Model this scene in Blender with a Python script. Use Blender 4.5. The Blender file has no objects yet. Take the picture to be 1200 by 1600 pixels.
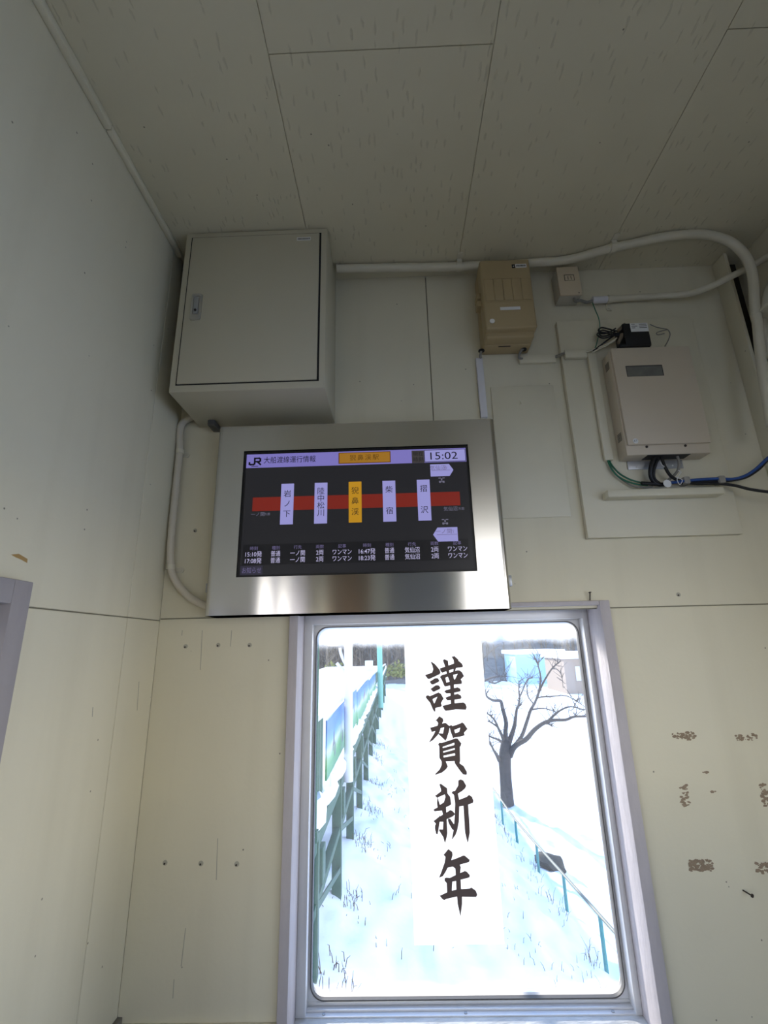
import bpy, bmesh, math, random
from mathutils import Vector, Matrix, noise
from mathutils.geometry import tessellate_polygon

random.seed(7)
scene = bpy.context.scene
COL = scene.collection
PI = math.pi

# ---------------------------------------------------------------- camera
S = 1.4587                       # camera to far wall, metres
EYE = 1.05
F = 729.0                        # focal length in pixels of a 1200 x 1600 picture
ROT = ((0.99943022, -0.02862762, -0.01788015),
       (0.02505502, 0.27428654, 0.96132156),
       (-0.02261607, -0.9612218, 0.27484752))      # picture axes (right, down, forward) -> room axes
CAM = Vector((0.0, -S, EYE))
cd = bpy.data.cameras.new('camera')
cam = bpy.data.objects.new('camera', cd)
COL.objects.link(cam)
m3 = Matrix(((ROT[0][0], -ROT[0][1], -ROT[0][2]), (ROT[1][0], -ROT[1][1], -ROT[1][2]), (ROT[2][0], -ROT[2][1], -ROT[2][2])))
cam.matrix_world = Matrix.Translation(CAM) @ m3.to_4x4()
cd.sensor_fit = 'VERTICAL'
cd.sensor_height = 24.0
cd.sensor_width = 18.0
cd.lens = F * 24.0 / 1600.0
cd.clip_start = 0.02
cd.clip_end = 400
scene.camera = cam

# ---------------------------------------------------------------- light and exposure
w = bpy.data.worlds.new('winter_sky')
scene.world = w
w.use_nodes = True
bgn = w.node_tree.nodes['Background']
_nt = w.node_tree
_tc = _nt.nodes.new('ShaderNodeTexCoord')
_sp = _nt.nodes.new('ShaderNodeSeparateXYZ')
_nt.links.new(_tc.outputs['Generated'], _sp.inputs[0])
_cr = _nt.nodes.new('ShaderNodeValToRGB')           # bright hazy horizon, blue overhead
_el = _cr.color_ramp.elements
_el[0].position = 0.0
_el[0].color = (1.0, 0.945, 0.84, 1)
_el[1].position = 0.62
_el[1].color = (0.13, 0.235, 0.46, 1)
for _p, _c in ((0.12, (0.92, 0.89, 0.82, 1)), (0.30, (0.38, 0.49, 0.70, 1))):
    _q = _el.new(_p)
    _q.color = _c
_nt.links.new(_sp.outputs['Z'], _cr.inputs['Fac'])
_nt.links.new(_cr.outputs['Color'], bgn.inputs['Color'])
bgn.inputs['Strength'].default_value = 2.15
sd = bpy.data.lights.new('sun', 'SUN')
sd.energy = 3.2
sd.angle = math.radians(0.6)
sd.color = (1.0, 0.95, 0.86)
sun = bpy.data.objects.new('sun', sd)
COL.objects.link(sun)
sun.location = (-14, 28, 14)
sun.rotation_euler = Vector((-0.37, 0.84, 0.37)).to_track_quat('Z', 'Y').to_euler()

vs = scene.view_settings
vs.view_transform = 'Standard'
vs.look = 'None'
vs.exposure = 1.27
vs.gamma = 1.0
vs.use_curve_mapping = False
scene.display_settings.display_device = 'sRGB'


def portal(name, loc, rot, sx, sy):
    l = bpy.data.lights.new(name, 'AREA')
    l.shape = 'RECTANGLE'
    l.size = sx
    l.size_y = sy
    l.cycles.is_portal = True
    o = bpy.data.objects.new(name, l)
    o.location = loc
    o.rotation_euler = rot
    COL.objects.link(o)


# ---------------------------------------------------------------- helpers: picture to place
def ray(px, py):
    a, b, c = px - 600.0, py - 800.0, F
    return Vector((ROT[0][0] * a + ROT[0][1] * b + ROT[0][2] * c,
                   ROT[1][0] * a + ROT[1][1] * b + ROT[1][2] * c,
                   ROT[2][0] * a + ROT[2][1] * b + ROT[2][2] * c))


def P(px, py, y=0.0):            # the point seen there, on the plane y
    r = ray(px, py)
    return CAM + r * ((y + S) / r.y)


def PX(px, py, x):
    r = ray(px, py)
    return CAM + r * (x / r.x)


def PZ(px, py, z):
    r = ray(px, py)
    return CAM + r * ((z - EYE) / r.z)


def rect(tl, tr, br, bl, y):     # upright rectangle on plane y from four corners seen
    a, b, c, d = P(*tl, y), P(*tr, y), P(*br, y), P(*bl, y)
    return (a.x + d.x) / 2, (b.x + c.x) / 2, (c.z + d.z) / 2, (a.z + b.z) / 2


# ---------------------------------------------------------------- helpers: meshes
class MB:
    def __init__(self):
        self.v = []
        self.f = []

    def add(self, vs_, fs_):
        n = len(self.v)
        self.v += [Vector(p) for p in vs_]
        self.f += [tuple(i + n for i in f) for f in fs_]
        return self

    def box(self, x0, x1, y0, y1, z0, z1, bev=0.0, seg=2, mat=None):
        if x0 > x1: x0, x1 = x1, x0
        if y0 > y1: y0, y1 = y1, y0
        if z0 > z1: z0, z1 = z1, z0
        bm = bmesh.new()
        vv = [bm.verts.new(p) for p in ((x0, y0, z0), (x1, y0, z0), (x1, y1, z0), (x0, y1, z0),
                                        (x0, y0, z1), (x1, y0, z1), (x1, y1, z1), (x0, y1, z1))]
        for q in ((3, 2, 1, 0), (4, 5, 6, 7), (0, 1, 5, 4), (1, 2, 6, 5), (2, 3, 7, 6), (3, 0, 4, 7)):
            bm.faces.new([vv[i] for i in q])
        if bev > 0:
            bmesh.ops.bevel(bm, geom=bm.edges[:], offset=bev, segments=seg, profile=0.5, affect='EDGES')
        if mat is not None:
            bmesh.ops.transform(bm, matrix=mat, verts=bm.verts[:])
        bm.verts.index_update()
        self.add([v.co.copy() for v in bm.verts], [[v.index for v in f.verts] for f in bm.faces])
        bm.free()
        return self

    def bar(self, p0, p1, wd, hd, up=(0, 0, 1), bev=0.0):   # box along a line
        p0, p1 = Vector(p0), Vector(p1)
        d = (p1 - p0)
        L = d.length
        d.normalize()
        u = Vector(up)
        s = d.cross(u)
        if s.length < 1e-5:
            s = d.cross(Vector((1, 0, 0)))
        s.normalize()
        u = s.cross(d)
        M = Matrix(((d.x, s.x, u.x, p0.x), (d.y, s.y, u.y, p0.y), (d.z, s.z, u.z, p0.z), (0, 0, 0, 1)))
        return self.box(0, L, -wd / 2, wd / 2, -hd / 2, hd / 2, bev, mat=M)

    def tube(self, pts, r, n=12, cap=True, smooth=6, rib=None):
        pts = [Vector(p) for p in pts]
        rs = list(r) if isinstance(r, (list, tuple)) else [r] * len(pts)
        if smooth and len(pts) > 2:
            q, rr = [], []
            for i in range(len(pts) - 1):
                a = pts[max(i - 1, 0)]; b = pts[i]; c = pts[i + 1]; d = pts[min(i + 2, len(pts) - 1)]
                for k in range(smooth):
                    t = k / smooth
                    q.append(0.5 * ((2 * b) + (c - a) * t + (2 * a - 5 * b + 4 * c - d) * t * t + (3 * b - a - 3 * c + d) * t ** 3))
                    rr.append(rs[i] * (1 - t) + rs[i + 1] * t)
            q.append(pts[-1]); rr.append(rs[-1])
            pts, rs = q, rr
        if rib:
            rs = [x * (1 + (rib if i % 2 else 0)) for i, x in enumerate(rs)]
        nrm = None
        base = len(self.v)
        for i, p in enumerate(pts):
            t = (pts[min(i + 1, len(pts) - 1)] - pts[max(i - 1, 0)]).normalized()
            if nrm is None:
                nrm = t.orthogonal().normalized()
            nrm = (nrm - t * nrm.dot(t))
            if nrm.length < 1e-6:
                nrm = t.orthogonal()
            nrm.normalize()
            b = t.cross(nrm)
            for k in range(n):
                a = 2 * PI * k / n
                self.v.append(p + (nrm * math.cos(a) + b * math.sin(a)) * rs[i])
        for i in range(len(pts) - 1):
            for k in range(n):
                a = base + i * n + k
                b2 = base + i * n + (k + 1) % n
                self.f.append((a, b2, b2 + n, a + n))
        if cap:
            self.f.append(tuple(base + k for k in reversed(range(n))))
            self.f.append(tuple(base + (len(pts) - 1) * n + k for k in range(n)))
        return self

    def disc(self, c, axis, r, h, n=20):
        c = Vector(c); a = Vector(axis).normalized()
        return self.tube([c, c + a * h], r, n, True, 0)

    def poly(self, outer, holes=(), y=0.0, thick=0.0):     # (x, z) outline, flat on plane y facing -y
        loops = [[Vector((p[0], p[1], 0)) for p in outer]] + [[Vector((p[0], p[1], 0)) for p in h] for h in holes]
        tris = tessellate_polygon(loops)
        flat = [p for l in loops for p in l]
        fs_ = []
        for t in tris:
            a, b, c = flat[t[0]], flat[t[1]], flat[t[2]]
            cr = (b - a).cross(c - a).z
            if abs(cr) < 1e-12:
                continue
            fs_.append(t if cr > 0 else (t[0], t[2], t[1]))
        self.add([(p.x, y, p.y) for p in flat], fs_)
        return self

    def ring(self, outer, inner, y0, y1):                  # same-count outlines (x, z), closed frame from y0 to y1
        n = len(outer)
        vs_ = [(p[0], y0, p[1]) for p in outer] + [(p[0], y0, p[1]) for p in inner] + \
              [(p[0], y1, p[1]) for p in outer] + [(p[0], y1, p[1]) for p in inner]
        fs_ = []
        for i in range(n):
            j = (i + 1) % n
            fs_ += [(i, j, n + j, n + i), (2 * n + j, 2 * n + i, 3 * n + i, 3 * n + j),
                    (n + i, n + j, 3 * n + j, 3 * n + i), (j, i, 2 * n + i, 2 * n + j)]
        return self.add(vs_, fs_)

    def build(self, name, mat, parent=None, smooth=35, loc=None):
        if parent is not None:
            org = Vector(parent['_o'])
        elif loc is not None:
            org = Vector(loc)
        else:
            lo = Vector([min(p[k] for p in self.v) for k in range(3)])
            hi = Vector([max(p[k] for p in self.v) for k in range(3)])
            org = (lo + hi) / 2
        me = bpy.data.meshes.new(name)
        me.from_pydata([tuple(p - org) for p in self.v], [], self.f)
        bm = bmesh.new()
        bm.from_mesh(me)
        bmesh.ops.recalc_face_normals(bm, faces=bm.faces[:]) if smooth != 'keep' else None
        bm.to_mesh(me)
        bm.free()
        me.materials.append(mat)
        if smooth and smooth != 'keep':
            me.shade_smooth()
            me.set_sharp_from_angle(angle=math.radians(smooth))
        o = bpy.data.objects.new(name, me)
        COL.objects.link(o)
        if parent is not None:
            o.parent = parent
        else:
            o.location = org
        o['_o'] = tuple(org)
        return o


def empty(name, loc):
    o = bpy.data.objects.new(name, None)
    o.empty_display_size = 0.05
    o.location = loc
    o['_o'] = tuple(loc)
    COL.objects.link(o)
    return o


def tag(o, label, cat, group=None, kind=None):
    o['label'] = label
    o['category'] = cat
    if group: o['group'] = group
    if kind: o['kind'] = kind
    return o


def struct(o):
    o['kind'] = 'structure'
    return o


def glyphs(mb, body, size, cx, cz, y, width=None, bold=0.0, shear=0.0):
    """lettering on plane y: centred on (cx, cz)"""
    c = bpy.data.curves.new('lettering', 'FONT')
    c.body = body
    c.size = size
    c.offset = bold * size
    c.shear = shear
    c.resolution_u = 3
    o = bpy.data.objects.new('lettering', c)
    COL.objects.link(o)
    bpy.context.view_layer.update()
    dg = bpy.context.evaluated_depsgraph_get()
    me = bpy.data.meshes.new_from_object(o.evaluated_get(dg))
    xs = [v.co.x for v in me.vertices]
    if xs:
        x0, x1 = min(xs), max(xs)
        k = (width / (x1 - x0)) if width else 1.0
        mid = (x0 + x1) / 2
        mb.add([((v.co.x - mid) * k + cx, y, v.co.y - 0.36 * size + cz) for v in me.vertices],
               [tuple(p.vertices) for p in me.polygons])
    bpy.data.objects.remove(o)
    bpy.data.curves.remove(c)
    bpy.data.meshes.remove(me)


# ---------------------------------------------------------------- helpers: materials
def mat(name, color, rough=0.5, metal=0.0, spec=0.4, var=0.0, vscale=6.0, bump=0.0, bscale=40.0, stretch=None):
    m = bpy.data.materials.new(name)
    m.use_nodes = True
    nt = m.node_tree
    b = nt.nodes['Principled BSDF']
    b.inputs['Base Color'].default_value = (*color, 1)
    b.inputs['Roughness'].default_value = rough
    b.inputs['Metallic'].default_value = metal
    b.inputs['Specular IOR Level'].default_value = spec
    tc = nt.nodes.new('ShaderNodeTexCoord')
    src = tc.outputs['Object']
    if stretch:
        mp = nt.nodes.new('ShaderNodeMapping')
        mp.inputs['Scale'].default_value = stretch
        nt.links.new(src, mp.inputs['Vector'])
        src = mp.outputs['Vector']
    if var > 0:
        n = nt.nodes.new('ShaderNodeTexNoise')
        n.inputs['Scale'].default_value = vscale
        n.inputs['Detail'].default_value = 6
        nt.links.new(src, n.inputs['Vector'])
        mx = nt.nodes.new('ShaderNodeMix')
        mx.data_type = 'RGBA'
        mx.inputs['A'].default_value = (*[c * (1 - var) for c in color], 1)
        mx.inputs['B'].default_value = (*[min(1, c * (1 + var)) for c in color], 1)
        nt.links.new(n.outputs['Fac'], mx.inputs['Factor'])
        nt.links.new(mx.outputs['Result'], b.inputs['Base Color'])
    if bump > 0:
        n2 = nt.nodes.new('ShaderNodeTexNoise')
        n2.inputs['Scale'].default_value = bscale
        n2.inputs['Detail'].default_value = 4
        nt.links.new(src, n2.inputs['Vector'])
        bp = nt.nodes.new('ShaderNodeBump')
        bp.inputs['Strength'].default_value = bump
        bp.inputs['Distance'].default_value = 0.01
        nt.links.new(n2.outputs['Fac'], bp.inputs['Height'])
        nt.links.new(bp.outputs['Normal'], b.inputs['Normal'])
    return m


def emit(name, color, k=1.0):
    m = bpy.data.materials.new(name)
    m.use_nodes = True
    b = m.node_tree.nodes['Principled BSDF']
    b.inputs['Base Color'].default_value = (0.01, 0.01, 0.01, 1)
    b.inputs['Roughness'].default_value = 0.3
    b.inputs['Specular IOR Level'].default_value = 0.2
    b.inputs['Emission Color'].default_value = (*color, 1)
    b.inputs['Emission Strength'].default_value = k
    return m


def srgb(r, g, b):
    f = lambda c: (c / 255 / 12.92) if c / 255 <= 0.04045 else ((c / 255 + 0.055) / 1.055) ** 2.4
    return (f(r), f(g), f(b))


def paint(name, color, slits=False):
    """old gloss paint: faint blotches, fly specks and brush unevenness"""
    m = mat(name, color, 0.55, 0, 0.3, 0.05, 3.5)
    nt = m.node_tree
    b = nt.nodes['Principled BSDF']
    tc = nt.nodes['Texture Coordinate']
    base = b.inputs['Base Color'].links[0].from_socket
    # fly specks
    vo = nt.nodes.new('ShaderNodeTexVoronoi')
    vo.inputs['Scale'].default_value = 21
    nt.links.new(tc.outputs['Object'], vo.inputs['Vector'])
    rp = nt.nodes.new('ShaderNodeMapRange')
    rp.inputs['From Min'].default_value = 0.035
    rp.inputs['From Max'].default_value = 0.055
    rp.inputs['To Min'].default_value = 0.75
    rp.inputs['To Max'].default_value = 0.0
    nt.links.new(vo.outputs['Distance'], rp.inputs['Value'])
    sep = nt.nodes.new('ShaderNodeSeparateColor')
    nt.links.new(vo.outputs['Color'], sep.inputs['Color'])
    gt = nt.nodes.new('ShaderNodeMath')
    gt.operation = 'GREATER_THAN'
    gt.inputs[1].default_value = 0.68
    nt.links.new(sep.outputs[0], gt.inputs[0])
    mu = nt.nodes.new('ShaderNodeMath')
    mu.operation = 'MULTIPLY'
    nt.links.new(rp.outputs['Result'], mu.inputs[0])
    nt.links.new(gt.outputs[0], mu.inputs[1])
    mx = nt.nodes.new('ShaderNodeMix')
    mx.data_type = 'RGBA'
    mx.inputs['B'].default_value = (0.06, 0.05, 0.035, 1)
    nt.links.new(mu.outputs[0], mx.inputs['Factor'])
    nt.links.new(base, mx.inputs['A'])
    col = mx.outputs['Result']
    # soft vertical grime streaks
    mp = nt.nodes.new('ShaderNodeMapping')
    mp.inputs['Scale'].default_value = (9, 9, 0.7) if not slits else (2, 2, 2)
    nt.links.new(tc.outputs['Object'], mp.inputs['Vector'])
    ns = nt.nodes.new('ShaderNodeTexNoise')
    ns.inputs['Scale'].default_value = 1.0
    ns.inputs['Detail'].default_value = 8
    nt.links.new(mp.outputs['Vector'], ns.inputs['Vector'])
    r2 = nt.nodes.new('ShaderNodeMapRange')
    r2.inputs['From Min'].default_value = 0.52
    r2.inputs['From Max'].default_value = 0.8
    r2.inputs['To Max'].default_value = 0.16
    nt.links.new(ns.outputs['Fac'], r2.inputs['Value'])
    m2 = nt.nodes.new('ShaderNodeMix')
    m2.data_type = 'RGBA'
    m2.inputs['B'].default_value = (color[0] * 0.55, color[1] * 0.52, color[2] * 0.45, 1)
    nt.links.new(r2.outputs['Result'], m2.inputs['Factor'])
    nt.links.new(col, m2.inputs['A'])
    nt.links.new(m2.outputs['Result'], b.inputs['Base Color'])
    # relief
    n3 = nt.nodes.new('ShaderNodeTexNoise')
    n3.inputs['Scale'].default_value = 55
    n3.inputs['Detail'].default_value = 3
    nt.links.new(tc.outputs['Object'], n3.inputs['Vector'])
    hgt = n3.outputs['Fac']
    bp = nt.nodes.new('ShaderNodeBump')
    bp.inputs['Strength'].default_value = 0.08
    bp.inputs['Distance'].default_value = 0.006
    nt.links.new(hgt, bp.inputs['Height'])
    nrm = bp.outputs['Normal']
    if slits:                                   # fissured board: short slits running into the room
        mp2 = nt.nodes.new('ShaderNodeMapping')
        mp2.inputs['Scale'].default_value = (75, 17, 1)
        nt.links.new(tc.outputs['Object'], mp2.inputs['Vector'])
        wob = nt.nodes.new('ShaderNodeTexNoise')
        wob.inputs['Scale'].default_value = 30
        nt.links.new(tc.outputs['Object'], wob.inputs['Vector'])
        ad = nt.nodes.new('ShaderNodeVectorMath')
        ad.operation = 'ADD'
        nt.links.new(mp2.outputs['Vector'], ad.inputs[0])
        nt.links.new(wob.outputs['Color'], ad.inputs[1])
        v2 = nt.nodes.new('ShaderNodeTexVoronoi')
        v2.voronoi_dimensions = '2D'
        v2.inputs['Scale'].default_value = 1.0
        nt.links.new(ad.outputs['Vector'], v2.inputs['Vector'])
        s2 = nt.nodes.new('ShaderNodeSeparateColor')
        nt.links.new(v2.outputs['Color'], s2.inputs['Color'])
        g2 = nt.nodes.new('ShaderNodeMath')
        g2.operation = 'GREATER_THAN'
        g2.inputs[1].default_value = 0.72
        nt.links.new(s2.outputs[0], g2.inputs[0])
        r3 = nt.nodes.new('ShaderNodeMapRange')
        r3.inputs['From Min'].default_value = 0.10
        r3.inputs['From Max'].default_value = 0.24
        r3.inputs['To Min'].default_value = 1.0
        r3.inputs['To Max'].default_value = 0.0
        nt.links.new(v2.outputs['Distance'], r3.inputs['Value'])
        mm = nt.nodes.new('ShaderNodeMath')
        mm.operation = 'MULTIPLY'
        nt.links.new(r3.outputs['Result'], mm.inputs[0])
        nt.links.new(g2.outputs[0], mm.inputs[1])
        b2 = nt.nodes.new('ShaderNodeBump')
        b2.invert = True
        b2.inputs['Strength'].default_value = 0.3
        b2.inputs['Distance'].default_value = 0.004
        nt.links.new(mm.outputs[0], b2.inputs['Height'])
        nt.links.new(nrm, b2.inputs['Normal'])
        nrm = b2.outputs['Normal']
        m3_ = nt.nodes.new('ShaderNodeMix')
        m3_.data_type = 'RGBA'
        m3_.inputs['B'].default_value = (color[0] * 0.45, color[1] * 0.43, color[2] * 0.4, 1)
        f3 = nt.nodes.new('ShaderNodeMath')
        f3.operation = 'MULTIPLY'
        f3.inputs[1].default_value = 0.20
        nt.links.new(mm.outputs[0], f3.inputs[0])
        nt.links.new(f3.outputs[0], m3_.inputs['Factor'])
        nt.links.new(m2.outputs['Result'], m3_.inputs['A'])
        nt.links.new(m3_.outputs['Result'], b.inputs['Base Color'])
    nt.links.new(nrm, b.inputs['Normal'])
    return m


CREAM = (0.71, 0.665, 0.51)
M = {}
M['wall'] = paint('cream_wall_paint', CREAM)
M['ceiling'] = paint('cream_ceiling_board', (0.66, 0.61, 0.45), True)
M['cream'] = mat('cream_painted_metal', (0.71, 0.665, 0.51), 0.45, 0, 0.4, 0.05, 9)
M['conduit'] = mat('cream_painted_conduit', (0.66, 0.62, 0.49), 0.4, 0, 0.45, 0.08, 14, 0.05, 60)
M['white_pvc'] = mat('white_plastic', (0.70, 0.69, 0.71), 0.4)
M['bare'] = mat('slot_shade_brown', (0.035, 0.028, 0.02), 0.9, 0, 0.1, 0.3, 20)  # dark brown standing in for the shade inside the corner slot
M['gap'] = mat('joint_grime', (0.27, 0.25, 0.19), 0.9, 0, 0.1)
M['casing'] = mat('lilac_white_wood_paint', (0.50, 0.465, 0.48), 0.6, 0, 0.25, 0.12, 30, 0.25, 45, (1, 1, 0.35))
M['alu'] = mat('aluminium_sash', (0.72, 0.72, 0.73), 0.42, 0.25, 0.5, 0.03, 10)
M['rubber'] = mat('grey_gasket', (0.10, 0.095, 0.09), 0.6)
M['sillwood'] = mat('flaking_sill_paint', (0.62, 0.61, 0.58), 0.75, 0, 0.2, 0.28, 40, 0.6, 55, (0.5, 1, 1))
M['floor'] = mat('concrete_floor', (0.065, 0.068, 0.075), 0.8, 0, 0.3, 0.15, 5, 0.1, 60)
M['cabinet'] = mat('beige_grey_powder_coat', (0.51, 0.475, 0.36), 0.42, 0, 0.4, 0.02, 4)
M['seal'] = mat('black_rubber_seal', (0.012, 0.012, 0.012), 0.7)
M['chrome'] = mat('satin_chrome', (0.55, 0.55, 0.55), 0.28, 0.9)
M['zinc'] = mat('zinc_plate', (0.42, 0.43, 0.45), 0.4, 0.6, 0.5, 0.05, 60)
M['tan'] = mat('tan_moulded_plastic', (0.43, 0.335, 0.185), 0.5, 0, 0.35, 0.06, 6)
M['ivory'] = mat('ivory_plastic', (0.62, 0.52, 0.37), 0.45, 0, 0.4)
M['greycream'] = mat('grey_cream_wall_box', (0.52, 0.49, 0.40), 0.5)
M['meter'] = mat('pinkish_beige_plastic', (0.62, 0.54, 0.42), 0.45, 0, 0.4, 0.02, 6)
M['dark'] = mat('dark_opening', (0.03, 0.03, 0.028), 0.6)
M['meterglass'] = mat('dusty_window', (0.16, 0.16, 0.145), 0.25, 0, 0.5, 0.3, 35)
M['black'] = mat('black_plastic', (0.010, 0.010, 0.011), 0.4, 0, 0.4)
M['blackcable'] = mat('black_cable_sheath', (0.012, 0.012, 0.013), 0.45, 0, 0.4)
M['bluecable'] = mat('blue_cable_sheath', (0.03, 0.085, 0.30), 0.4)
M['greycable'] = mat('grey_cable_sheath', (0.24, 0.23, 0.205), 0.5)
M['greencable'] = mat('green_cable_sheath', (0.02, 0.15, 0.085), 0.45)
M['nut'] = mat('brown_wire_connector', (0.20, 0.16, 0.11), 0.5)
M['label'] = mat('paper_label', (0.78, 0.78, 0.76), 0.6)
M['ink'] = mat('label_ink', (0.03, 0.03, 0.03), 0.7)
M['steel'] = mat('rusty_nail_steel', (0.05, 0.04, 0.035), 0.6, 0.4)
M['dark_steel'] = mat('dull_dark_steel', (0.10, 0.10, 0.10), 0.5, 0.4)
M['residue'] = mat('brown_tape_residue', (0.30, 0.23, 0.16), 0.9, 0, 0.1, 0.35, 90)
M['tape'] = mat('ochre_tape_scrap', (0.40, 0.25, 0.09), 0.7)
M['smudge'] = mat('wall_smudge', (0.43, 0.41, 0.33), 0.8, 0, 0.2)


def steel_brushed():
    m = bpy.data.materials.new('brushed_stainless')
    m.use_nodes = True
    nt = m.node_tree
    b = nt.nodes['Principled BSDF']
    b.inputs['Base Color'].default_value = (0.64, 0.63, 0.62, 1)
    b.inputs['Metallic'].default_value = 1.0
    b.inputs['Roughness'].default_value = 0.27
    b.inputs['Anisotropic'].default_value = 0.9
    cx = nt.nodes.new('ShaderNodeCombineXYZ')
    cx.inputs['Z'].default_value = 1.0
    nt.links.new(cx.outputs[0], b.inputs['Tangent'])
    tc = nt.nodes.new('ShaderNodeTexCoord')
    mp = nt.nodes.new('ShaderNodeMapping')
    mp.inputs['Scale'].default_value = (3, 3, 900)
    nt.links.new(tc.outputs['Object'], mp.inputs['Vector'])
    n = nt.nodes.new('ShaderNodeTexNoise')
    n.inputs['Scale'].default_value = 1
    n.inputs['Detail'].default_value = 3
    nt.links.new(mp.outputs['Vector'], n.inputs['Vector'])
    r = nt.nodes.new('ShaderNodeMapRange')
    r.inputs['To Min'].default_value = 0.15
    r.inputs['To Max'].default_value = 0.18
    nt.links.new(n.outputs['Fac'], r.inputs['Value'])
    nt.links.new(r.outputs['Result'], b.inputs['Roughness'])
    return m


M['stainless'] = steel_brushed()


def glass_mat():
    """dirty window pane: clear glass with a film of dust and veiling glare, thick frost along the top, grime at the bottom edge"""
    m = bpy.data.materials.new('dusty_glare_glass')
    m.use_nodes = True
    nt = m.node_tree
    for n in list(nt.nodes):
        nt.nodes.remove(n)
    N = nt.nodes.new
    out = N('ShaderNodeOutputMaterial')
    tr = N('ShaderNodeBsdfTransparent')
    gl = N('ShaderNodeBsdfGlossy')
    gl.inputs['Roughness'].default_value = 0.03
    fr = N('ShaderNodeFresnel')
    fr.inputs['IOR'].default_value = 1.45
    m1 = N('ShaderNodeMixShader')
    nt.links.new(fr.outputs[0], m1.inputs[0])
    nt.links.new(tr.outputs[0], m1.inputs[1])
    nt.links.new(gl.outputs[0], m1.inputs[2])
    film = N('ShaderNodeBsdfTranslucent')  # pale veil: dust plus the outdoor glare, put into the pane's colour
    tc = N('ShaderNodeTexCoord')
    sp = N('ShaderNodeSeparateXYZ')
    nt.links.new(tc.outputs['Generated'], sp.inputs[0])
    nz = N('ShaderNodeTexNoise')
    nz.inputs['Scale'].default_value = 14
    nz.inputs['Detail'].default_value = 6
    nt.links.new(tc.outputs['Object'], nz.inputs['Vector'])
    wob = N('ShaderNodeMath'); wob.operation = 'MULTIPLY_ADD'
    wob.inputs[1].default_value = 0.035
    nt.links.new(nz.outputs['Fac'], wob.inputs[0])
    nt.links.new(sp.outputs['Z'], wob.inputs[2])
    top = N('ShaderNodeMapRange')
    top.interpolation_type = 'SMOOTHSTEP'
    top.inputs['From Min'].default_value = 0.945
    top.inputs['From Max'].default_value = 1.0
    top.inputs['To Max'].default_value = 0.85
    nt.links.new(wob.outputs[0], top.inputs['Value'])
    dirt_veil = N('ShaderNodeMapRange')
    dirt_veil.inputs['To Min'].default_value = 0.012
    dirt_veil.inputs['To Max'].default_value = 0.045
    nt.links.new(nz.outputs['Fac'], dirt_veil.inputs['Value'])
    bot = N('ShaderNodeMapRange')
    bot.inputs['From Min'].default_value = 0.05
    bot.inputs['From Max'].default_value = 0.0
    bot.inputs['To Max'].default_value = 0.6
    nt.links.new(wob.outputs[0], bot.inputs['Value'])
    a1 = N('ShaderNodeMath'); a1.operation = 'ADD'
    nt.links.new(top.outputs[0], a1.inputs[0]); nt.links.new(dirt_veil.outputs[0], a1.inputs[1])
    a2 = N('ShaderNodeMath'); a2.operation = 'ADD'; a2.use_clamp = True
    nt.links.new(a1.outputs[0], a2.inputs[0]); nt.links.new(bot.outputs[0], a2.inputs[1])
    cm = N('ShaderNodeMix'); cm.data_type = 'RGBA'
    cm.inputs['A'].default_value = (0.93, 0.94, 0.95, 1)
    cm.inputs['B'].default_value = (0.80, 0.62, 0.42, 1)
    nt.links.new(bot.outputs[0], cm.inputs['Factor'])
    nt.links.new(cm.outputs['Result'], film.inputs['Color'])
    m2 = N('ShaderNodeMixShader')
    nt.links.new(a2.outputs[0], m2.inputs[0])
    nt.links.new(m1.outputs[0], m2.inputs[1])
    nt.links.new(film.outputs[0], m2.inputs[2])
    nt.links.new(m2.outputs[0], out.inputs['Surface'])
    return m


M['glass'] = glass_mat()


def paper_mat():
    m = bpy.data.materials.new('thin_white_paper')
    m.use_nodes = True
    nt = m.node_tree
    for n in list(nt.nodes):
        nt.nodes.remove(n)
    out = nt.nodes.new('ShaderNodeOutputMaterial')
    d = nt.nodes.new('ShaderNodeBsdfDiffuse')
    d.inputs['Color'].default_value = (0.85, 0.85, 0.84, 1)
    t = nt.nodes.new('ShaderNodeBsdfTranslucent')
    t.inputs['Color'].default_value = (0.92, 0.92, 0.91, 1)
    x = nt.nodes.new('ShaderNodeMixShader')
    x.inputs[0].default_value = 0.72
    tx = nt.nodes.new('ShaderNodeTexNoise')
    tx.inputs['Scale'].default_value = 200
    bp = nt.nodes.new('ShaderNodeBump')
    bp.inputs['Strength'].default_value = 0.03
    nt.links.new(tx.outputs['Fac'], bp.inputs['Height'])
    nt.links.new(bp.outputs['Normal'], d.inputs['Normal'])
    nt.links.new(d.outputs[0], x.inputs[1])
    nt.links.new(t.outputs[0], x.inputs[2])
    nt.links.new(x.outputs[0], out.inputs['Surface'])
    return m


M['paper'] = paper_mat()
M['brushink'] = mat('brush_ink', (0.125, 0.095, 0.088), 0.8, 0, 0.2)

# ================================================================ the room
XL, XR = -0.7272, 1.3056
ZC = EYE + 0.919 * S             # ceiling height
YN = -2.7                        # wall behind the camera
ZS = 1.144                       # joint between upper and lower wall boards
WX0, WX1, WZ0, WZ1 = -0.3215, 0.6455, 0.03, 1.166     # window casing, outer edges
G = 0.0015                       # half a joint

floor_mb = MB().box(XL - 0.15, XR + 0.15, YN - 0.15, 0.15, -0.12, 0.0)
struct(floor_mb.build('floor', M['floor']))

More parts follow.
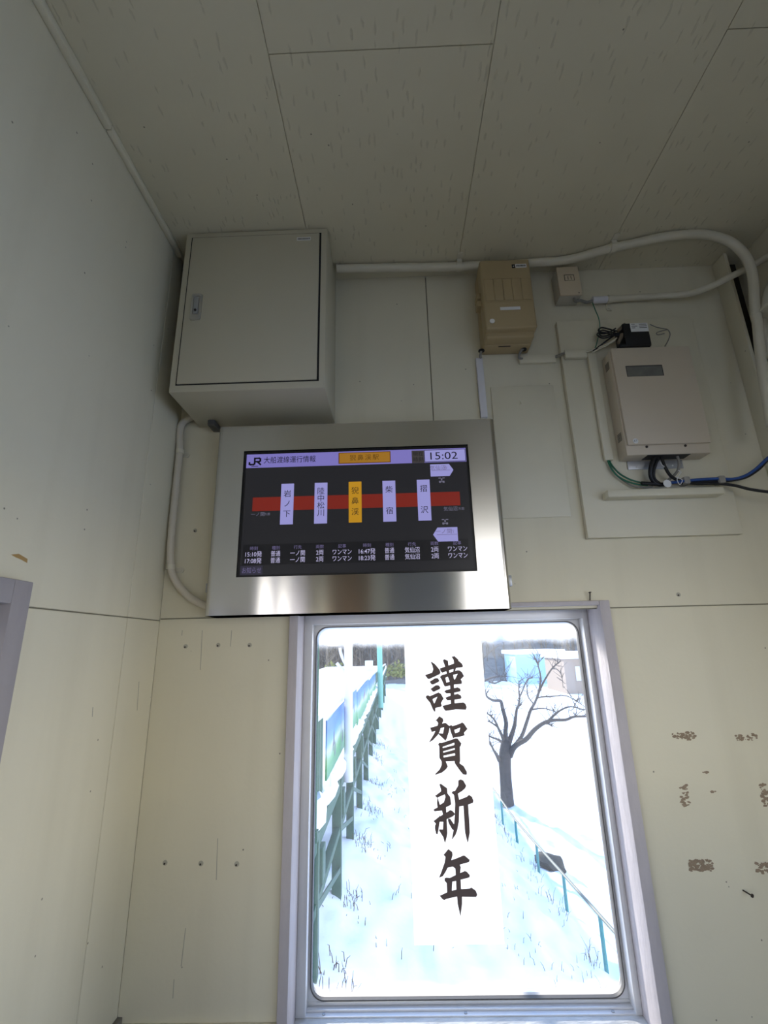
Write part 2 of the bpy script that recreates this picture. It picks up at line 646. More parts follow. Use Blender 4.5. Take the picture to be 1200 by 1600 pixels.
# far wall
wb = MB()
xs = P(671, 545).x
wb.box(XL, xs - G, 0, 0.012, ZS + G, ZC, 0.001, 1)
wb.box(xs + G, XR, 0, 0.012, ZS + G, ZC, 0.001, 1)
wb.box(XL, WX0 + 0.01, 0, 0.012, 0, ZS - G, 0.001, 1)
wb.box(WX1 - 0.01, XR, 0, 0.012, 0, ZS - G, 0.001, 1)
wb.box(WX0 + 0.01, WX1 - 0.01, 0, 0.012, 0, WZ0 + 0.01)
wb.box(XL - 0.12, WX0 + 0.012, 0.012, 0.16, 0, ZC + 0.1)
wb.box(WX1 - 0.012, XR + 0.12, 0.012, 0.16, 0, ZC + 0.1)
wb.box(WX0 + 0.012, WX1 - 0.012, 0.012, 0.16, WZ1 - 0.012, ZC + 0.1)
wb.box(WX0 + 0.012, WX1 - 0.012, 0.012, 0.16, 0, WZ0 + 0.012)
wall_far = struct(wb.build('wall_far', M['wall'], loc=(0, 0, 0)))
gp = MB()
gp.box(XL, xs + G, 0.006, 0.0125, ZS - G, ZS + G).box(xs, XR, 0.006, 0.0125, ZS - G, ZS + G).box(xs - G, xs + G, 0.006, 0.0125, ZS, ZC)
gp.build('panel_joint', M['gap'], wall_far, 0)

# left wall, with a window behind the picture's edge
LWY0, LWY1 = -1.10, -0.555       # casing outer edges of the left window
LZ0, LZ1 = 0.10, 1.185
yv = -0.178
wl = MB()
wl.box(XL - 0.012, XL, yv + G, 0, ZS + G - 0.005, ZC, 0.001, 1)
DY0, DY1, DZ = -2.58, -1.18, 1.52
wl.box(XL - 0.012, XL, DY1, yv - G, ZS + G - 0.005, ZC, 0.001, 1)
wl.box(XL - 0.012, XL, YN, DY0, ZS + G - 0.005, ZC, 0.001, 1)
wl.box(XL - 0.012, XL, DY0, DY1, DZ, ZC)
wl.box(XL - 0.012, XL, yv + G, 0, 0, ZS - G - 0.005, 0.001, 1)
wl.box(XL - 0.012, XL, LWY1 - 0.01, yv - G, 0, ZS - G - 0.005, 0.001, 1)
wl.box(XL - 0.012, XL, DY1, LWY0 + 0.01, 0, ZS - G - 0.005)
wl.box(XL - 0.012, XL, YN, DY0, 0, ZS - G - 0.005, 0.001, 1)
wl.box(XL - 0.012, XL, LWY0, LWY1, 0, LZ0 + 0.01)
wl.box(XL - 0.14, XL - 0.012, LWY1 - 0.012, 0.0, 0, ZC + 0.1)
wl.box(XL - 0.14, XL - 0.012, DY1, LWY0 + 0.012, 0, ZC + 0.1)
wl.box(XL - 0.14, XL - 0.012, YN, DY0, 0, ZC + 0.1)
wl.box(XL - 0.14, XL - 0.012, DY0, DY1, DZ, ZC + 0.1)
wl.box(XL - 0.14, XL - 0.012, LWY0, LWY1, LZ1 - 0.012, ZC + 0.1)
wl.box(XL - 0.14, XL - 0.012, LWY0, LWY1, 0, LZ0 + 0.012)
wl_o = wl
# cut the board above the left window: the upper board runs down only to the joint, the casing covers the rest
wall_left = struct(wl_o.build('wall_left', M['wall'], loc=(XL, 0, 0)))
gl_ = MB()
gl_.box(XL - 0.0125, XL - 0.006, LWY1, 0, ZS - G - 0.005, ZS + G - 0.005).box(XL - 0.0125, XL - 0.006, yv - G, yv + G, 0, ZC)
gl_.build('panel_joint', M['gap'], wall_left, 0)

# right wall and the board beside the dark slot in the far right corner
RWY0, RWY1, RZ0, RZ1 = -2.55, -0.55, 0.62, 1.45
wr = MB().box(XR, XR + 0.12, RWY1, 0.0, 0, ZC + 0.1).box(XR, XR + 0.12, YN, RWY0, 0, ZC + 0.1)
wr.box(XR, XR + 0.12, RWY0, RWY1, 0, RZ0).box(XR, XR + 0.12, RWY0, RWY1, RZ1, ZC + 0.1)
struct(wr.build('wall_right', M['wall'], loc=(XR, 0, 0)))
xb = P(1113, 419).x
tb = MB().box(xb, xb + 0.012, -0.062, 0.0, 0.0, ZC - 0.004, 0.0015)
tag(struct(tb.build('trim_1', M['wall'])), 'narrow cream board standing out from the far wall beside a dark slot', 'trim')
sl = MB().box(xb + 0.0125, XR - 0.0005, -0.004, -0.0004, 0.0, ZC - 0.002)  # dark sheet at the back of the slot, painted as its shade
struct(sl.build('slot_shade', M['bare']))

# wall behind the camera: one unseen opening added to let in daylight
wn = MB()
ops = [(0.60, 1.25)]
edges = [XL - 0.14] + [v for o_ in ops for v in o_] + [XR + 0.12]
for i in range(0, len(edges), 2):
    wn.box(edges[i], edges[i + 1], YN - 0.12, YN, 0, ZC + 0.1)
for a, b in ops:
    wn.box(a, b, YN - 0.12, YN, 1.85, ZC + 0.1)
    wn.box(a, b, YN - 0.12, YN, 0, 0.45)
struct(wn.build('wall_near', M['wall'], loc=(0, YN, 0)))

M['reflectdoor'] = mat('reflection_door_brown', (0.23, 0.15, 0.085), 0.5, 0, 0.4, 0.3, 6, stretch=(8, 1, 1))
d2_ = struct(empty('reflection_door', (-0.36, YN, 0)))  # unseen brown door added for its band in the display's reflection
MB().box(-0.56, -0.20, YN + 0.001, YN + 0.03, 0.02, 2.0, 0.003).build('leaf', M['reflectdoor'], d2_)
for a, b in ((-0.62, -0.561), (-0.199, -0.14)):
    MB().box(a, b, YN + 0.001, YN + 0.045, 0, 2.06, 0.003).build('casing', M['wall'], d2_)
tr3 = MB().box(-0.05, 0.46, YN + 0.001, YN + 0.02, 0.3, 2.1, 0.003)  # unseen board added to darken the middle of the display's reflection
struct(tr3.build('reflection_board', mat('reflection_board_grey', (0.30, 0.295, 0.28), 0.7)))

# ceiling of fissured boards
cl = MB()
cols = [(XL, -0.26, -1.65), (-0.26, 0.267, -0.707), (0.267, 0.80, -1.55), (0.80, XR, -0.714)]
for x0, x1, ys in cols:
    cl.box(x0 + G * 0.8, x1 - G * 0.8, ys + G * 0.8, 0, ZC, ZC + 0.003)
    cl.box(x0 + G * 0.8, x1 - G * 0.8, YN, ys - G * 0.8, ZC, ZC + 0.003)
cl.box(XL - 0.14, XR + 0.12, YN, 0.0, ZC + 0.0032, ZC + 0.1)
struct(cl.build('ceiling', M['ceiling'], loc=(0, 0, ZC)))

bb = MB().box(XL, XL + 0.014, -0.5, 0, 0, 0.168, 0.002)
struct(bb.build('baseboard_left', mat('grey_skirting', (0.22, 0.20, 0.17), 0.6, 0, 0.3, 0.1, 20)))
bb = MB().box(XL + 0.0145, WX0 - 0.001, -0.014, 0, 0, 0.155, 0.002)
struct(bb.build('baseboard_far', M['wall']))

# ---------------------------------------------------------------- the window
win = struct(empty('window_1', (0.16, 0.05, 0.0)))
YF, YA, YG = -0.018, 0.085, 0.130
ix0, ix1 = P(466, 961, YF).x, P(938, 952, YF).x
iz1 = P(700, 951, YF).z
def roundrect(x0, x1, z0, z1, r, n=8):
    pts = []
    for cx, cz, a0 in ((x1 - r, z1 - r, 0), (x0 + r, z1 - r, 90), (x0 + r, z0 + r, 180), (x1 - r, z0 + r, 270)):
        for k in range(n + 1):
            a = math.radians(a0 + 90 * k / n)
            pts.append((cx + r * math.cos(a), cz + r * math.sin(a)))
    return pts
sz0 = P(700, 1583, 0.10).z       # top of the wooden sill
for nm, a in (('casing', (WX0, ix0, YF, 0.115, WZ0, WZ1)), ('casing', (ix1, WX1, YF, 0.115, WZ0, WZ1)),
              ('casing', (ix0, ix1, YF, 0.115, iz1, WZ1))):
    MB().box(*a, 0.0025).build(nm, M['casing'], win)
MB().box(ix0 - 0.001, ix1 + 0.001, YF - 0.012, 0.118, sz0 - 0.03, sz0, 0.003).build('sill', M['sillwood'], win)['label'] = 'wooden sill with flaking white paint'
# aluminium frame inside the casing
gx0, gx1, gz0, gz1 = -0.262, 0.592, 0.126, 1.113
ax0, ax1 = P(480, 1200, YA).x, P(951, 1200, YA).x
fr = MB()
fr.box(ix0, gx0 - 0.006, YA, 0.150, sz0, iz1, 0.0015)
fr.box(gx1 + 0.006, ix1, YA, 0.150, sz0, iz1, 0.0015)
fr.box(gx0 - 0.007, gx1 + 0.007, YA, 0.150, gz1 + 0.006, iz1, 0.0015)
hz_ = gz0 - 0.003 - sz0
fr.box(gx0 - 0.007, gx1 + 0.007, 0.119, 0.150, sz0 - 0.01, gz0 - 0.003, 0.001)
fr.box(gx0 - 0.007, gx1 + 0.007, 0.102, 0.1185, sz0 - 0.01, sz0 + 0.55 * hz_, 0.001)
fr.box(gx0 - 0.007, gx1 + 0.007, 0.086, 0.1015, sz0 - 0.01, sz0 + 0.22 * hz_, 0.001)
fr.build('sash', M['alu'], win)
# rounded rubber gasket, corner filler and the pane
rr = roundrect(gx0, gx1, gz0, gz1, 0.038)
rin = roundrect(gx0 + 0.003, gx1 - 0.003, gz0 + 0.003, gz1 - 0.003, 0.036)
MB().ring(rr, rin, 0.116, 0.140).build('gasket', M['rubber'], win)
rout = []
xa, xb2, za, zb = gx0 - 0.008, gx1 + 0.008, gz0 - 0.010, gz1 + 0.008
cxm, czm = (gx0 + gx1) / 2, (gz0 + gz1) / 2
for x, z in rr:
    dx, dz = x - cxm, z - czm
    k = min(((xb2 - xa) / 2) / max(abs(dx), 1e-6), ((zb - za) / 2) / max(abs(dz), 1e-6))
    rout.append((cxm + dx * k, czm + dz * k))
MB().ring(rout, rr, 0.122, 0.148).build('corner_frame', M['alu'], win)
gb = MB()
gb.poly(rin, y=0.1285)
pane = gb.build('pane', M['glass'], win, smooth='keep')
pane['label'] = 'dusty pane with painted-in glare, frosted along the top'
for px, py in ((505, 1578), (728, 1580), (960, 1584)):
    c = P(px, py, YA)
    MB().disc((c.x, 0.094, sz0 + 0.22 * hz_ - 0.001), (0, 0, 1), 0.0045, 0.003, 14).build('screw', M['zinc'], win)

# the left window: casing, jambs and pane outside the picture's edge
M['shadedcasing'] = mat('lilac_white_paint_shaded', (0.36, 0.335, 0.345), 0.6, 0, 0.25, 0.12, 30, 0.2, 45, (1, 1, 0.35))  # the same casing paint, darkened in colour to stand for dimmer light
w2 = struct(empty('window_2', (XL, -0.83, 0)))
cw = 0.045
for a in ((XL - 0.13, XL + 0.018, LWY1 - cw, LWY1, LZ0, LZ1), (XL - 0.13, XL + 0.018, LWY0, LWY0 + cw, LZ0, LZ1),
          (XL - 0.13, XL + 0.018, LWY0 + cw, LWY1 - cw, LZ1 - cw, LZ1), (XL - 0.13, XL + 0.03, LWY0 + cw, LWY1 - cw, LZ0, LZ0 + cw)):
    MB().box(*a, 0.002).build('casing', M['shadedcasing'], w2)
MB().box(XL - 0.125, XL - 0.095, LWY0 + cw, LWY1 - cw, LZ0 + cw, LZ0 + cw + 0.05).box(XL - 0.125, XL - 0.095, LWY0 + cw, LWY1 - cw, LZ1 - cw - 0.05, LZ1 - cw) \
    .box(XL - 0.125, XL - 0.095, LWY0 + cw, LWY0 + cw + 0.05, LZ0 + cw + 0.05, LZ1 - cw - 0.05).box(XL - 0.125, XL - 0.095, LWY1 - cw - 0.05, LWY1 - cw, LZ0 + cw + 0.05, LZ1 - cw - 0.05).build('sash', M['alu'], w2)
d1_ = struct(empty('door_1', (XL, -1.88, 0)))
MB().box(XL - 0.13, XL + 0.015, DY1 - 0.05, DY1, 0, DZ).build('casing', M['casing'], d1_)
MB().box(XL - 0.13, XL + 0.015, DY0, DY0 + 0.05, 0, DZ).build('casing', M['casing'], d1_)
MB().box(XL - 0.13, XL + 0.015, DY0 + 0.05, DY1 - 0.05, DZ - 0.05, DZ).build('casing', M['casing'], d1_)
MB().box(XL - 0.10, XL - 0.06, -1.96, -1.86, 0, DZ - 0.05).build('mullion', M['casing'], d1_)
w3 = struct(empty('unseen_window', (XR, -1.6, 0)))  # unseen right-hand window, put in and sized to light the walls
for a in ((XR - 0.018, XR + 0.11, RWY1 - cw, RWY1, RZ0, RZ1), (XR - 0.018, XR + 0.11, RWY0, RWY0 + cw, RZ0, RZ1),
          (XR - 0.018, XR + 0.11, RWY0 + cw, RWY1 - cw, RZ1 - cw, RZ1), (XR - 0.03, XR + 0.11, RWY0 + cw, RWY1 - cw, RZ0, RZ0 + cw)):
    MB().box(*a, 0.002).build('casing', M['casing'], w3)
portal('window_portal', (0.165, 0.17, 0.62), (-PI / 2, 0, 0), 0.86, 1.0)
portal('rear_portal', (0.925, YN - 0.14, 1.15), (PI / 2, 0, 0), 0.65, 1.4)
portal('side_portal', (XL - 0.16, -1.60, 0.78), (0, -PI / 2, 0), 1.5, 2.1)
portal('side_portal', (XR + 0.16, -1.55, 1.03), (0, PI / 2, 0), 0.85, 2.0)

# ---------------------------------------------------------------- wall marks: nails, screw holes, tape residue
def mark(px, py, y=0.0):
    return P(px, py, y)
for px, py in ((290, 1010), (341, 1008), (390, 1008), (258, 1348), (314, 1349), (370, 1350), (305, 829), (1060, 929)):
    c = mark(px, py)
    k = MB().disc((c.x, 0.001, c.z), (0, -1, 0), 0.0065, 0.0018, 16)
    k.build('filled_hole', M['smudge'], wall_far)
    MB().disc((c.x - 0.001, 0.0, c.z - 0.002), (0, -1, 0), 0.0024, 0.0024, 8).build('screw_head', M['steel'], wall_far)
rn = random.Random(3)
for px, py, wd, hd, n in ((1068, 1150, 0.062, 0.020, 42), (1167, 1152, 0.060, 0.016, 30), (1070, 1243, 0.022, 0.052, 34), (1096, 1352, 0.060, 0.026, 95),
                          (1197, 1242, 0.026, 0.052, 40), (1192, 1356, 0.034, 0.026, 34), (1101, 1206, 0.016, 0.004, 4), (1115, 1237, 0.012, 0.005, 4)):
    c = mark(px, py)
    k = MB()
    for i in range(n):
        a, b = rn.uniform(-wd / 2, wd / 2), rn.uniform(-hd / 2, hd / 2)
        s = rn.uniform(0.0015, 0.0058)
        an = rn.uniform(0, PI)
        pts = []
        for q in range(6):
            t = an + q * PI / 3
            u = s * rn.uniform(0.5, 1.2)
            pts.append((c.x + a + u * math.cos(t) * 1.3, c.z + b + u * math.sin(t) * 0.8))
        k.poly(pts, y=-0.0004 - 0.00001 * i)
    k.build('tape_residue', M['residue'], wall_far, 0)
# thin scratches and drips below the display and on the right
for (a, b) in (((316, 985), (313, 1047)), ((285, 985), (284, 993)), ((290, 1450), (283, 1510)), ((272, 1530), (270, 1560)), ((340, 1310), (338, 1375)), ((362, 985), (360, 1010))):
    p, q = mark(*a, -0.0003), mark(*b, -0.0003)
    MB().bar(p, q, 0.0018, 0.0004, (0, 1, 0)).build('scratch', M['smudge'], wall_far, 0)
c = mark(1158, 1391)
nail = MB().tube([(c.x + 0.012, -0.020, c.z - 0.003), (c.x + 0.004, 0.002, c.z)], 0.0018, 8, smooth=0).disc((c.x + 0.012, -0.020, c.z - 0.003), (0.4, -1, -0.1), 0.0045, 0.0025, 12)
tag(nail.build('nail', M['steel']), 'dark bent nail head in the wall below the lower tape marks', 'nail')
c = P(921, 938, 0.0)
nail = MB().tube([(c.x, -0.012, c.z + 0.022), (c.x, -0.004, c.z)], 0.0019, 8, smooth=0).disc((c.x, -0.012, c.z + 0.022), (0, 0.3, 1), 0.004, 0.0015, 12)
tag(nail.build('nail', M['steel']), 'thin nail standing above the right corner of the window casing', 'nail')
c = PX(30, 873, XL)
sc_ = MB()
sc_.add([(XL + 0.0006, c.y - 0.022, c.z + 0.004), (XL + 0.0006, c.y - 0.004, c.z + 0.009), (XL + 0.0006, c.y + 0.020, c.z + 0.003),
         (XL + 0.0006, c.y + 0.021, c.z - 0.005), (XL + 0.0006, c.y + 0.004, c.z - 0.001), (XL + 0.0006, c.y - 0.010, c.z + 0.001)], [(0, 1, 2, 3, 4, 5)])
tag(sc_.build('tape_scrap', M['tape'], smooth=0), 'ochre scrap of old tape on the left wall above the window casing', 'tape')
for (a, b) in (((217, 1065), (214, 1110)), ((145, 1105), (144, 1120)), ((233, 1135), (231, 1148)), ((222, 1258), (216, 1290)), ((229, 1185), (227, 1200))):
    p, q = PX(*a, XL), PX(*b, XL)
    MB().bar((XL + 0.0003, p.y, p.z), (XL + 0.0003, q.y, q.z), 0.0022, 0.0005, (1, 0, 0)).build('scratch', M['smudge'], wall_left, 0)

# ---------------------------------------------------------------- cable moulding along the left ceiling corner
ym = -0.572
cm_ = empty('cable_moulding', (XL, -1.0, ZC))
tag(cm_, 'long cream cable moulding in the corner of left wall and ceiling', 'cable cover')
MB().box(XL, XL + 0.017, ym + 0.0012, -0.15, ZC - 0.020, ZC, 0.004).build('cover', M['cream'], cm_)
MB().box(XL, XL + 0.019, YN + 0.01, ym - 0.0012, ZC - 0.022, ZC, 0.004).build('cover', M['cream'], cm_)

# ---------------------------------------------------------------- big control cabinet
x0, x1, z0, z1 = rect((291, 366), (512, 355), (506.7, 605), (263.5, 614), -0.235)
cabo = tag(empty('control_cabinet', ((x0 + x1) / 2, 0, z0)), 'large beige steel cabinet high in the left corner above the display', 'cabinet')
MB().box(x0, x1, -0.235, -0.0005, z0, z1, 0.004).build('body', M['cabinet'], cabo)
a0, a1, b0, b1 = rect((301, 375), (499, 364), (495.5, 592.7), (277, 601.5), -0.235)
MB().box(a0 - 0.004, a1 + 0.006, -0.2358, -0.231, b0 - 0.004, b1 + 0.004).build('door_seal', M['seal'], cabo)
door = MB().box(a0, a1, -0.2395, -0.234, b0, b1, 0.0015).build('door', M['cabinet'], cabo)
hx0, hx1, hz0, hz1 = rect((300, 461), (317, 459), (313.5, 500), (297, 501), -0.24)
hd = MB()
hcx, hcz = (hx0 + hx1) / 2, (hz0 + hz1) / 2
ho = roundrect(hcx - 0.0165, hcx + 0.0165, hz0, hz1, 0.008, 5)
hi_ = roundrect(hcx - 0.0105, hcx + 0.0105, hz0 + 0.018, hz1 - 0.008, 0.005, 5)
hd.ring(ho, hi_, -0.2435, -0.239)
hd.poly(hi_, y=-0.2402)
hd.build('lock_plate', M['chrome'], door)['label'] = 'chrome lock plate'
MB().box(hcx - 0.008, hcx + 0.007, -0.244, -0.2405, hz0 + 0.022, hz1 - 0.013, 0.002).build('handle', M['zinc'], door)
MB().disc((hcx - 0.001, -0.244, hz0 + 0.035), (0, -1, 0), 0.004, 0.002, 14).build('keyhole', M['steel'], door)
lx0, lx1, lz0, lz1 = rect((464, 371.5), (485.5, 370), (485.3, 375), (464, 376.5), -0.2396)
lb = MB().box(lx0, lx1, -0.2402, -0.2394, lz0, lz1).build('maker_label', M['label'], door, 0)
tx = MB()
for i in range(11):
    cxx = lx0 + (i + 0.8) * (lx1 - lx0) / 12.0
    tx.box(cxx, cxx + 0.0022, -0.24035, -0.2402, lz0 + 0.003, lz1 - 0.003)
tx.build('print', M['ink'], door, 0)
# small black junction block between cabinet and corner
jb = P(276, 432, -0.09)
MBj = MB().box(XL + 0.004, x0 - 0.004, -0.12, -0.045, jb.z - 0.05, jb.z + 0.03, 0.006)
tag(MBj.build('junction_block', M['black']), 'small black block squeezed between the big cabinet and the left wall', 'junction box')

# ---------------------------------------------------------------- information display
YD = -0.11
x0, x1, z0, z1 = rect((339.3, 670), (773, 652), (801, 951), (319.6, 962), YD)
disp = tag(empty('information_display', ((x0 + x1) / 2, 0, z0)), 'stainless steel train information display with a lit screen above the window', 'display')
sx0, sx1, sz0_, sz1_ = rect((380.7, 706.7), (730.7, 692.7), (746, 891.7), (369.3, 902.7), YD)
hb = MB()
R_ = 0.016
prof = []
for k in range(7):
    a = PI / 2 * k / 6
    prof.append((x0 + R_ - R_ * math.sin(PI / 2 - a) , YD + R_ - R_ * math.cos(PI / 2 - a)))
left = prof                                        # from side (x0, YD+R) to front (x0+R, YD)
left = sorted(left, key=lambda p: p[0])
right = [(x1 - (p[0] - x0), p[1]) for p in reversed(left)]
ring = [(x0, -0.0005)] + left + right + [(x1, -0.0005)]
n = len(ring)
vs_ = [(p[0], p[1], z0) for p in ring] + [(p[0], p[1], z1) for p in ring]
fl = len(left)                                     # index of last left profile point
fs_ = [(i, i + 1, n + i + 1, n + i) for i in range(n - 1) if i != fl]
fs_ += [tuple(range(n)), tuple(range(n, 2 * n)), (0, n - 1, 2 * n - 1, n)]
A, B = fl, fl + 1
k0 = len(vs_)
for yy in (YD, YD + 0.006):
    vs_ += [(sx0, yy, sz0_), (sx1, yy, sz0_), (sx1, yy, sz1_), (sx0, yy, sz1_)]
q0_ = len(vs_)
vs_ += [vs_[A], vs_[B], vs_[n + B], vs_[n + A]]     # the flat front keeps its own corners so that it reflects as a plane
for i in range(4):
    j = (i + 1) % 4
    fs_.append((q0_ + i, q0_ + j, k0 + j, k0 + i))
for i in range(4):
    j = (i + 1) % 4
    fs_.append((k0 + i, k0 + j, k0 + 4 + j, k0 + 4 + i))
hb.add(vs_, fs_)
hb.build('housing', M['stainless'], disp, 50)
for px, py in ((316.5, 920),):
    c = P(px, py, -0.06)
    MB().box(x0 - 0.014, x0 + 0.0, -0.075, -0.045, c.z - 0.014, c.z + 0.014, 0.002).build('side_lug', M['zinc'], disp)
c = P(804, 908, -0.06)
MB().box(x1, x1 + 0.014, -0.075, -0.045, c.z - 0.016, c.z + 0.016, 0.002).build('side_lug', M['zinc'], disp)
# the lit screen
YS = YD + 0.0045
SW, SH = sx1 - sx0, sz1_ - sz0_
E_ = {}
def scol(name, rgb, k=0.31):
    E_[name] = emit('screen_' + name, srgb(*rgb), k)
scol('back', (38, 38, 42)); scol('table', (24, 24, 28)); scol('lilac', (138, 130, 208)); scol('pale', (168, 166, 232)); scol('orange', (206, 152, 34))
scol('dimorange', (172, 122, 40)); scol('red', (132, 40, 30)); scol('white', (205, 200, 240)); scol('dark', (20, 19, 28)); scol('olive', (70, 66, 66))
scol('grey', (120, 118, 140)); scol('dim', (120, 112, 155)); scol('notice', (52, 50, 66)); scol('brown', (92, 60, 18)); scol('frame', (110, 70, 20))
scr = MB().box(sx0 + 0.001, sx1 - 0.001, YS, YS + 0.004, sz0_ + 0.001, sz1_ - 0.001).build('screen', M['black'], disp, 0)
def ux(u): return sx0 + u * SW
def vz(v): return sz1_ - v * SH
def quad(mb, u0, u1, v0, v1, lay):
    y = YS - 0.00025 * lay
    return mb.add([(ux(u0), y, vz(v1)), (ux(u1), y, vz(v1)), (ux(u1), y, vz(v0)), (ux(u0), y, vz(v0))], [(0, 1, 2, 3)])
def put(name, mb, col):
    return mb.build(name, E_[col], scr, smooth=0)
def txt(mb, body, u, v, size, width=None, lay=4, bold=0.0, shear=0.0):
    glyphs(mb, body, size * SH, ux(u), vz(v), YS - 0.00025 * lay, None if width is None else width * SW, bold, shear)
put('screen_background', quad(MB(), 0.012, 0.99, 0.025, 0.985, 1), 'back')
put('timetable_background', quad(MB(), 0.02, 0.972, 0.755, 0.912, 2), 'table')
put('header_bar', quad(MB(), 0.012, 0.990, 0.025, 0.140, 2), 'lilac')
# company mark: J and R sharing one stem
lg = MB()
def stroke(mb, pts, wd, lay):
    y = YS - 0.00025 * lay
    pp = [Vector((ux(p[0]), vz(p[1]))) for p in pts]
    for a, b in zip(pp[:-1], pp[1:]):
        d = (b - a).normalized() * (wd / 2)
        nn = Vector((-d.y, d.x))
        a2, b2 = a - d * 0.9, b + d * 0.9
        mb.add([(a2.x - nn.x, y, a2.y - nn.y), (b2.x - nn.x, y, b2.y - nn.y), (b2.x + nn.x, y, b2.y + nn.y), (a2.x + nn.x, y, a2.y + nn.y)], [(0, 1, 2, 3)])
def lgp(x, y): return (0.026 + 0.050 * x, 0.112 - 0.052 * y)
stroke(lg, [lgp(*p) for p in ((0, .30), (0.0, .08), (.10, 0), (.36, 0), (.46, .12), (.46, 1.0), (.86, 1.0), (.96, .88), (.96, .58), (.86, .45), (.60, .45))], 0.0055, 4)
stroke(lg, [lgp(*p) for p in ((.72, .42), (.98, 0))], 0.0055, 4)
quad(lg, 0.035, 0.066, 0.124, 0.129, 4)
put('company_mark', lg, 'dark')
t = MB(); txt(t, '大船渡線運行情報', 0.206, 0.079, 0.060, 0.232, bold=0.003); put('header_text', t, 'dark')
put('station_box_border', quad(MB(), 0.424, 0.656, 0.034, 0.128, 3), 'frame')
put('station_box', quad(MB(), 0.428, 0.652, 0.040, 0.122, 4), 'dimorange')
t = MB()
for i, ch in enumerate('猊鼻渓駅'):
    txt(t, ch, 0.488 + 0.034 * i, 0.080, 0.052, lay=5, bold=0.0)
put('station_box_text', t, 'brown')
put('time_caption_box', quad(MB(), 0.750, 0.805, 0.036, 0.140, 3), 'olive')
t = MB(); txt(t, '現在', 0.778, 0.063, 0.042, lay=4); txt(t, '時刻', 0.778, 0.111, 0.042, lay=4); put('time_caption', t, 'dark')
put('clock_border', quad(MB(), 0.806, 0.988, 0.033, 0.136, 3), 'dark')
put('clock_box', quad(MB(), 0.808, 0.986, 0.037, 0.132, 4), 'pale')
t = MB(); txt(t, '15:02', 0.892, 0.084, 0.088, 0.120, lay=5); put('clock_text', t, 'dark')
put('line_band', quad(MB(), 0.050, 0.950, 0.385, 0.495, 2), 'red')
for u, names, vv, col in ((0.201, '岩ノ下', (0.362, 0.442, 0.522), 'pale'), (0.348, '陸中松川', (0.348, 0.406, 0.464, 0.522), 'pale'),
                          (0.497, '猊鼻渓', (0.352, 0.435, 0.522), 'orange'), (0.645, '柴宿', (0.352, 0.522), 'pale'), (0.795, '摺沢', (0.352, 0.522), 'pale')):
    put('station_plate', quad(MB(), u - 0.028, u + 0.028, 0.280, 0.607, 3), col)
    for ch, v in zip(names, vv):
        t = MB(); txt(t, ch, u, v, 0.060, bold=0.0)
        put('station_plate_character', t, 'dark')
t = MB(); txt(t, '一ノ関', 0.075, 0.520, 0.036); txt(t, '方面', 0.116, 0.521, 0.024); put('direction_text', t, 'grey')
t = MB(); txt(t, '気仙沼', 0.906, 0.520, 0.036); txt(t, '方面', 0.952, 0.521, 0.024); put('direction_text', t, 'grey')
y3 = YS - 0.00025 * 3
t = MB().add([(ux(a), y3, vz(b)) for a, b in ((0.829, 0.256), (0.912, 0.256), (0.930, 0.206), (0.912, 0.156), (0.829, 0.156))], [(0, 1, 2, 3, 4)])
put('train_arrow', t, 'pale')
t = MB().add([(ux(a), y3, vz(b)) for a, b in ((0.846, 0.772), (0.930, 0.772), (0.930, 0.664), (0.846, 0.664), (0.826, 0.718))], [(0, 1, 2, 3, 4)])
put('train_arrow', t, 'pale')
t = MB(); txt(t, '気仙沼', 0.862, 0.186, 0.042); txt(t, '行', 0.896, 0.188, 0.028); quad(t, 0.834, 0.916, 0.206, 0.209, 4); put('train_arrow_text', t, 'dim')
t = MB(); txt(t, '一ノ関', 0.871, 0.694, 0.042); txt(t, '行', 0.908, 0.696, 0.028); quad(t, 0.842, 0.928, 0.718, 0.721, 4)
put('train_arrow_text', t, 'dim')
for u, v in ((0.876, 0.268), (0.880, 0.600)):
    t = MB()
    for q in ((-.014, -.003, 0, .006), (.003, .014, 0, .006), (-.003, .003, .006, .024), (-.012, -.004, .026, .042), (.004, .012, .026, .042), (-.004, .004, .03, .036)):
        quad(t, u + q[0], u + q[1], v + q[2], v + q[3], 3)
    put('train_icon', t, 'grey')
cu = (.067, .160, .253, .347, .441, .546, .640, .735, .830, .925)
for u, s_ in zip(cu, ('時刻', '種別', '行先', '両数', '記事') * 2):
    t = MB(); txt(t, s_, u, 0.785, 0.031)
    put('timetable_heading', t, 'dim')
rows = (('15:10発', '普通', '一ノ関', '2両', 'ワンマン', '16:47発', '普通', '気仙沼', '2両', 'ワンマン'), ('17:08発', '普通', '一ノ関', '2両', 'ワンマン', '18:23発', '普通', '気仙沼', '2両', 'ワンマン'))
ws = (.070, .040, .062, .031, .080) * 2
for v, row in zip((0.829, 0.879), rows):
    for u, s_, wd in zip(cu, row, ws):
        t = MB(); txt(t, s_, u, v, 0.046, wd, bold=0.002)
        put('timetable_text', t, 'white')
put('notice_box', quad(MB(), 0.014, 0.108, 0.916, 0.984, 2), 'notice')
t = MB(); txt(t, 'お知らせ', 0.062, 0.950, 0.048, 0.080); put('notice_text', t, 'dim')

# ---------------------------------------------------------------- tan plastic switch box
x0, x1, z0, z1 = rect((748.8, 406.6), (826.8, 403.3), (839.8, 509.5), (759.6, 515), -0.12)
zb_ = P(785, 555, 0).z
sw = tag(empty('switch_box', ((x0 + x1) / 2, 0, zb_)), 'tan plastic switch box with a ribbed cover under the ceiling', 'electrical box')
MB().box(x0 + 0.002, x1 - 0.004, -0.060, -0.0005, zb_, z1 + 0.004, 0.008, 3).build('body', M['tan'], sw)
cov = MB().box(x0, x1, -0.120, -0.0605, z0, z1, 0.007, 3).build('cover', M['tan'], sw)
